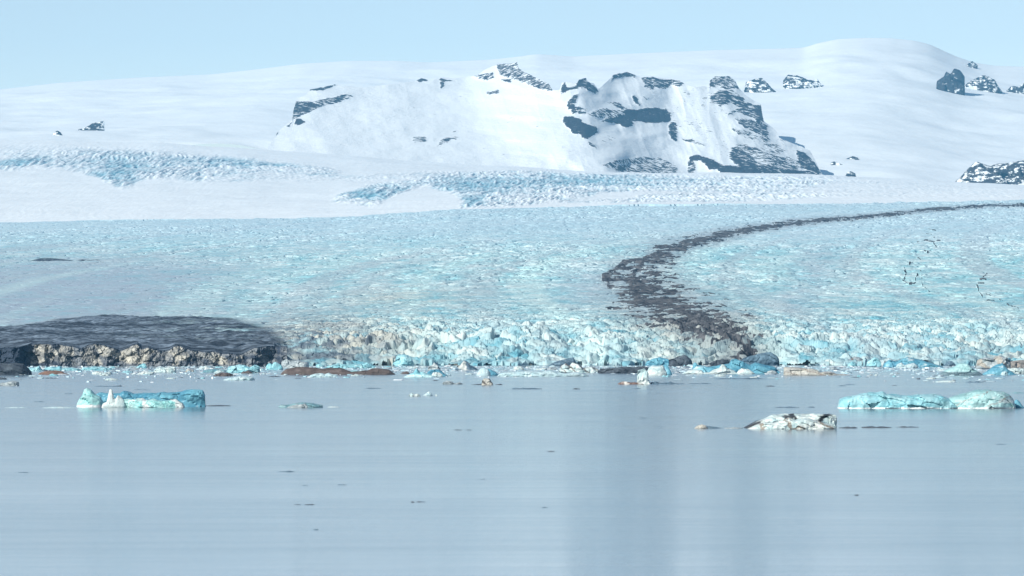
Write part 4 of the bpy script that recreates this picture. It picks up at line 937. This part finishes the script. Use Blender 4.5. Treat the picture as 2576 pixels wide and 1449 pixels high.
# ------------------------------------------------------------------ light, sky, air
sun_el, az = math.radians(31), math.atan2(-0.70, -0.71)
sd = (math.cos(sun_el) * math.sin(az), math.cos(sun_el) * math.cos(az), math.sin(sun_el))
L = bpy.data.lights.new('sun', 'SUN'); L.energy = 4.6; L.angle = math.radians(0.5); L.color = (1, 0.985, 0.925)
lo = bpy.data.objects.new('sun', L); COL.objects.link(lo)
from mathutils import Vector
lo.rotation_euler = Vector(sd).to_track_quat('Z', 'Y').to_euler()
lo.location = (0, 0, 3000)

w = bpy.data.worlds.new('World'); scene.world = w; w.use_nodes = True
nt = w.node_tree
skyt = nt.nodes.new('ShaderNodeTexSky'); skyt.sky_type = 'NISHITA'; skyt.sun_disc = False
skyt.sun_elevation = sun_el; skyt.sun_rotation = az % (2 * math.pi)
skyt.air_density = 0.7; skyt.dust_density = 0.0; skyt.ozone_density = 4.0; skyt.altitude = 1500
bg = nt.nodes['Background']; bg.inputs['Strength'].default_value = 0.12
tint = nt.nodes.new('ShaderNodeMix'); tint.data_type = 'RGBA'; tint.blend_type = 'MULTIPLY'; tint.inputs[0].default_value = 1
tint.inputs[7].default_value = (1.62, 1.20, 0.88, 1)
nt.links.new(skyt.outputs[0], tint.inputs[6]); nt.links.new(tint.outputs[2], bg.inputs['Color'])

hz = bpy.data.materials.new('air'); hz.use_nodes = True
nt = hz.node_tree; nt.nodes.clear()
out = nt.nodes.new('ShaderNodeOutputMaterial'); pv = nt.nodes.new('ShaderNodeVolumePrincipled')
pv.inputs['Color'].default_value = (0.20, 0.62, 1.0, 1); pv.inputs['Density'].default_value = 1.2e-5
nt.links.new(pv.outputs[0], out.inputs['Volume'])
bx = [(x, y, z) for z in (-30, 2320) for y in (-600, 37500) for x in (-10000, 10000)]
hzo = mesh_obj('haze', bx, [(0, 2, 3, 1), (4, 5, 7, 6), (0, 1, 5, 4), (2, 6, 7, 3), (0, 4, 6, 2), (1, 3, 7, 5)], hz)
hzo['kind'] = 'stuff'

for nm, lb in (('water', 'calm grey blue lagoon water with faint wind lanes'), ('glacier', 'broken turquoise and white glacier tongue reaching the lagoon'),
               ('debris_covered_ice', 'dark debris covered ice dome at the left end of the glacier'), ('ice_cliff', 'dirty cream ice cliff under the dark debris dome'),
               ('moraine_debris', 'dark curving band of rubble carried on the glacier'), ('snowfield', 'white snowfield with blue icefalls above the glacier'),
               ('ice_cap', 'smooth white ice cap along the skyline'), ('mountain', 'snowy mountain with dark rock bands standing out of the ice cap'), ('haze', 'thin blue air between the lagoon and the mountains')):
    if nm in scene.objects:
        scene.objects[nm]['label'] = lb

# ------------------------------------------------------------------ camera and render
cam = bpy.data.cameras.new('camera'); co = bpy.data.objects.new('camera', cam); COL.objects.link(co)
co.location = (0, 0, H); co.rotation_euler = (math.pi / 2, 0, 0)
cam.sensor_width = 36; cam.lens = F / W0 * 36; cam.shift_y = (YH - H0 / 2) / W0
cam.clip_start = 1; cam.clip_end = 80000
scene.camera = co
scene.render.engine = 'CYCLES'
scene.cycles.max_bounces = 6; scene.cycles.diffuse_bounces = 2; scene.cycles.glossy_bounces = 3; scene.cycles.volume_bounces = 1
scene.cycles.use_denoising = True
scene.view_settings.view_transform = 'Standard'; scene.view_settings.look = 'None'
scene.view_settings.exposure = 0.17; scene.view_settings.gamma = 1
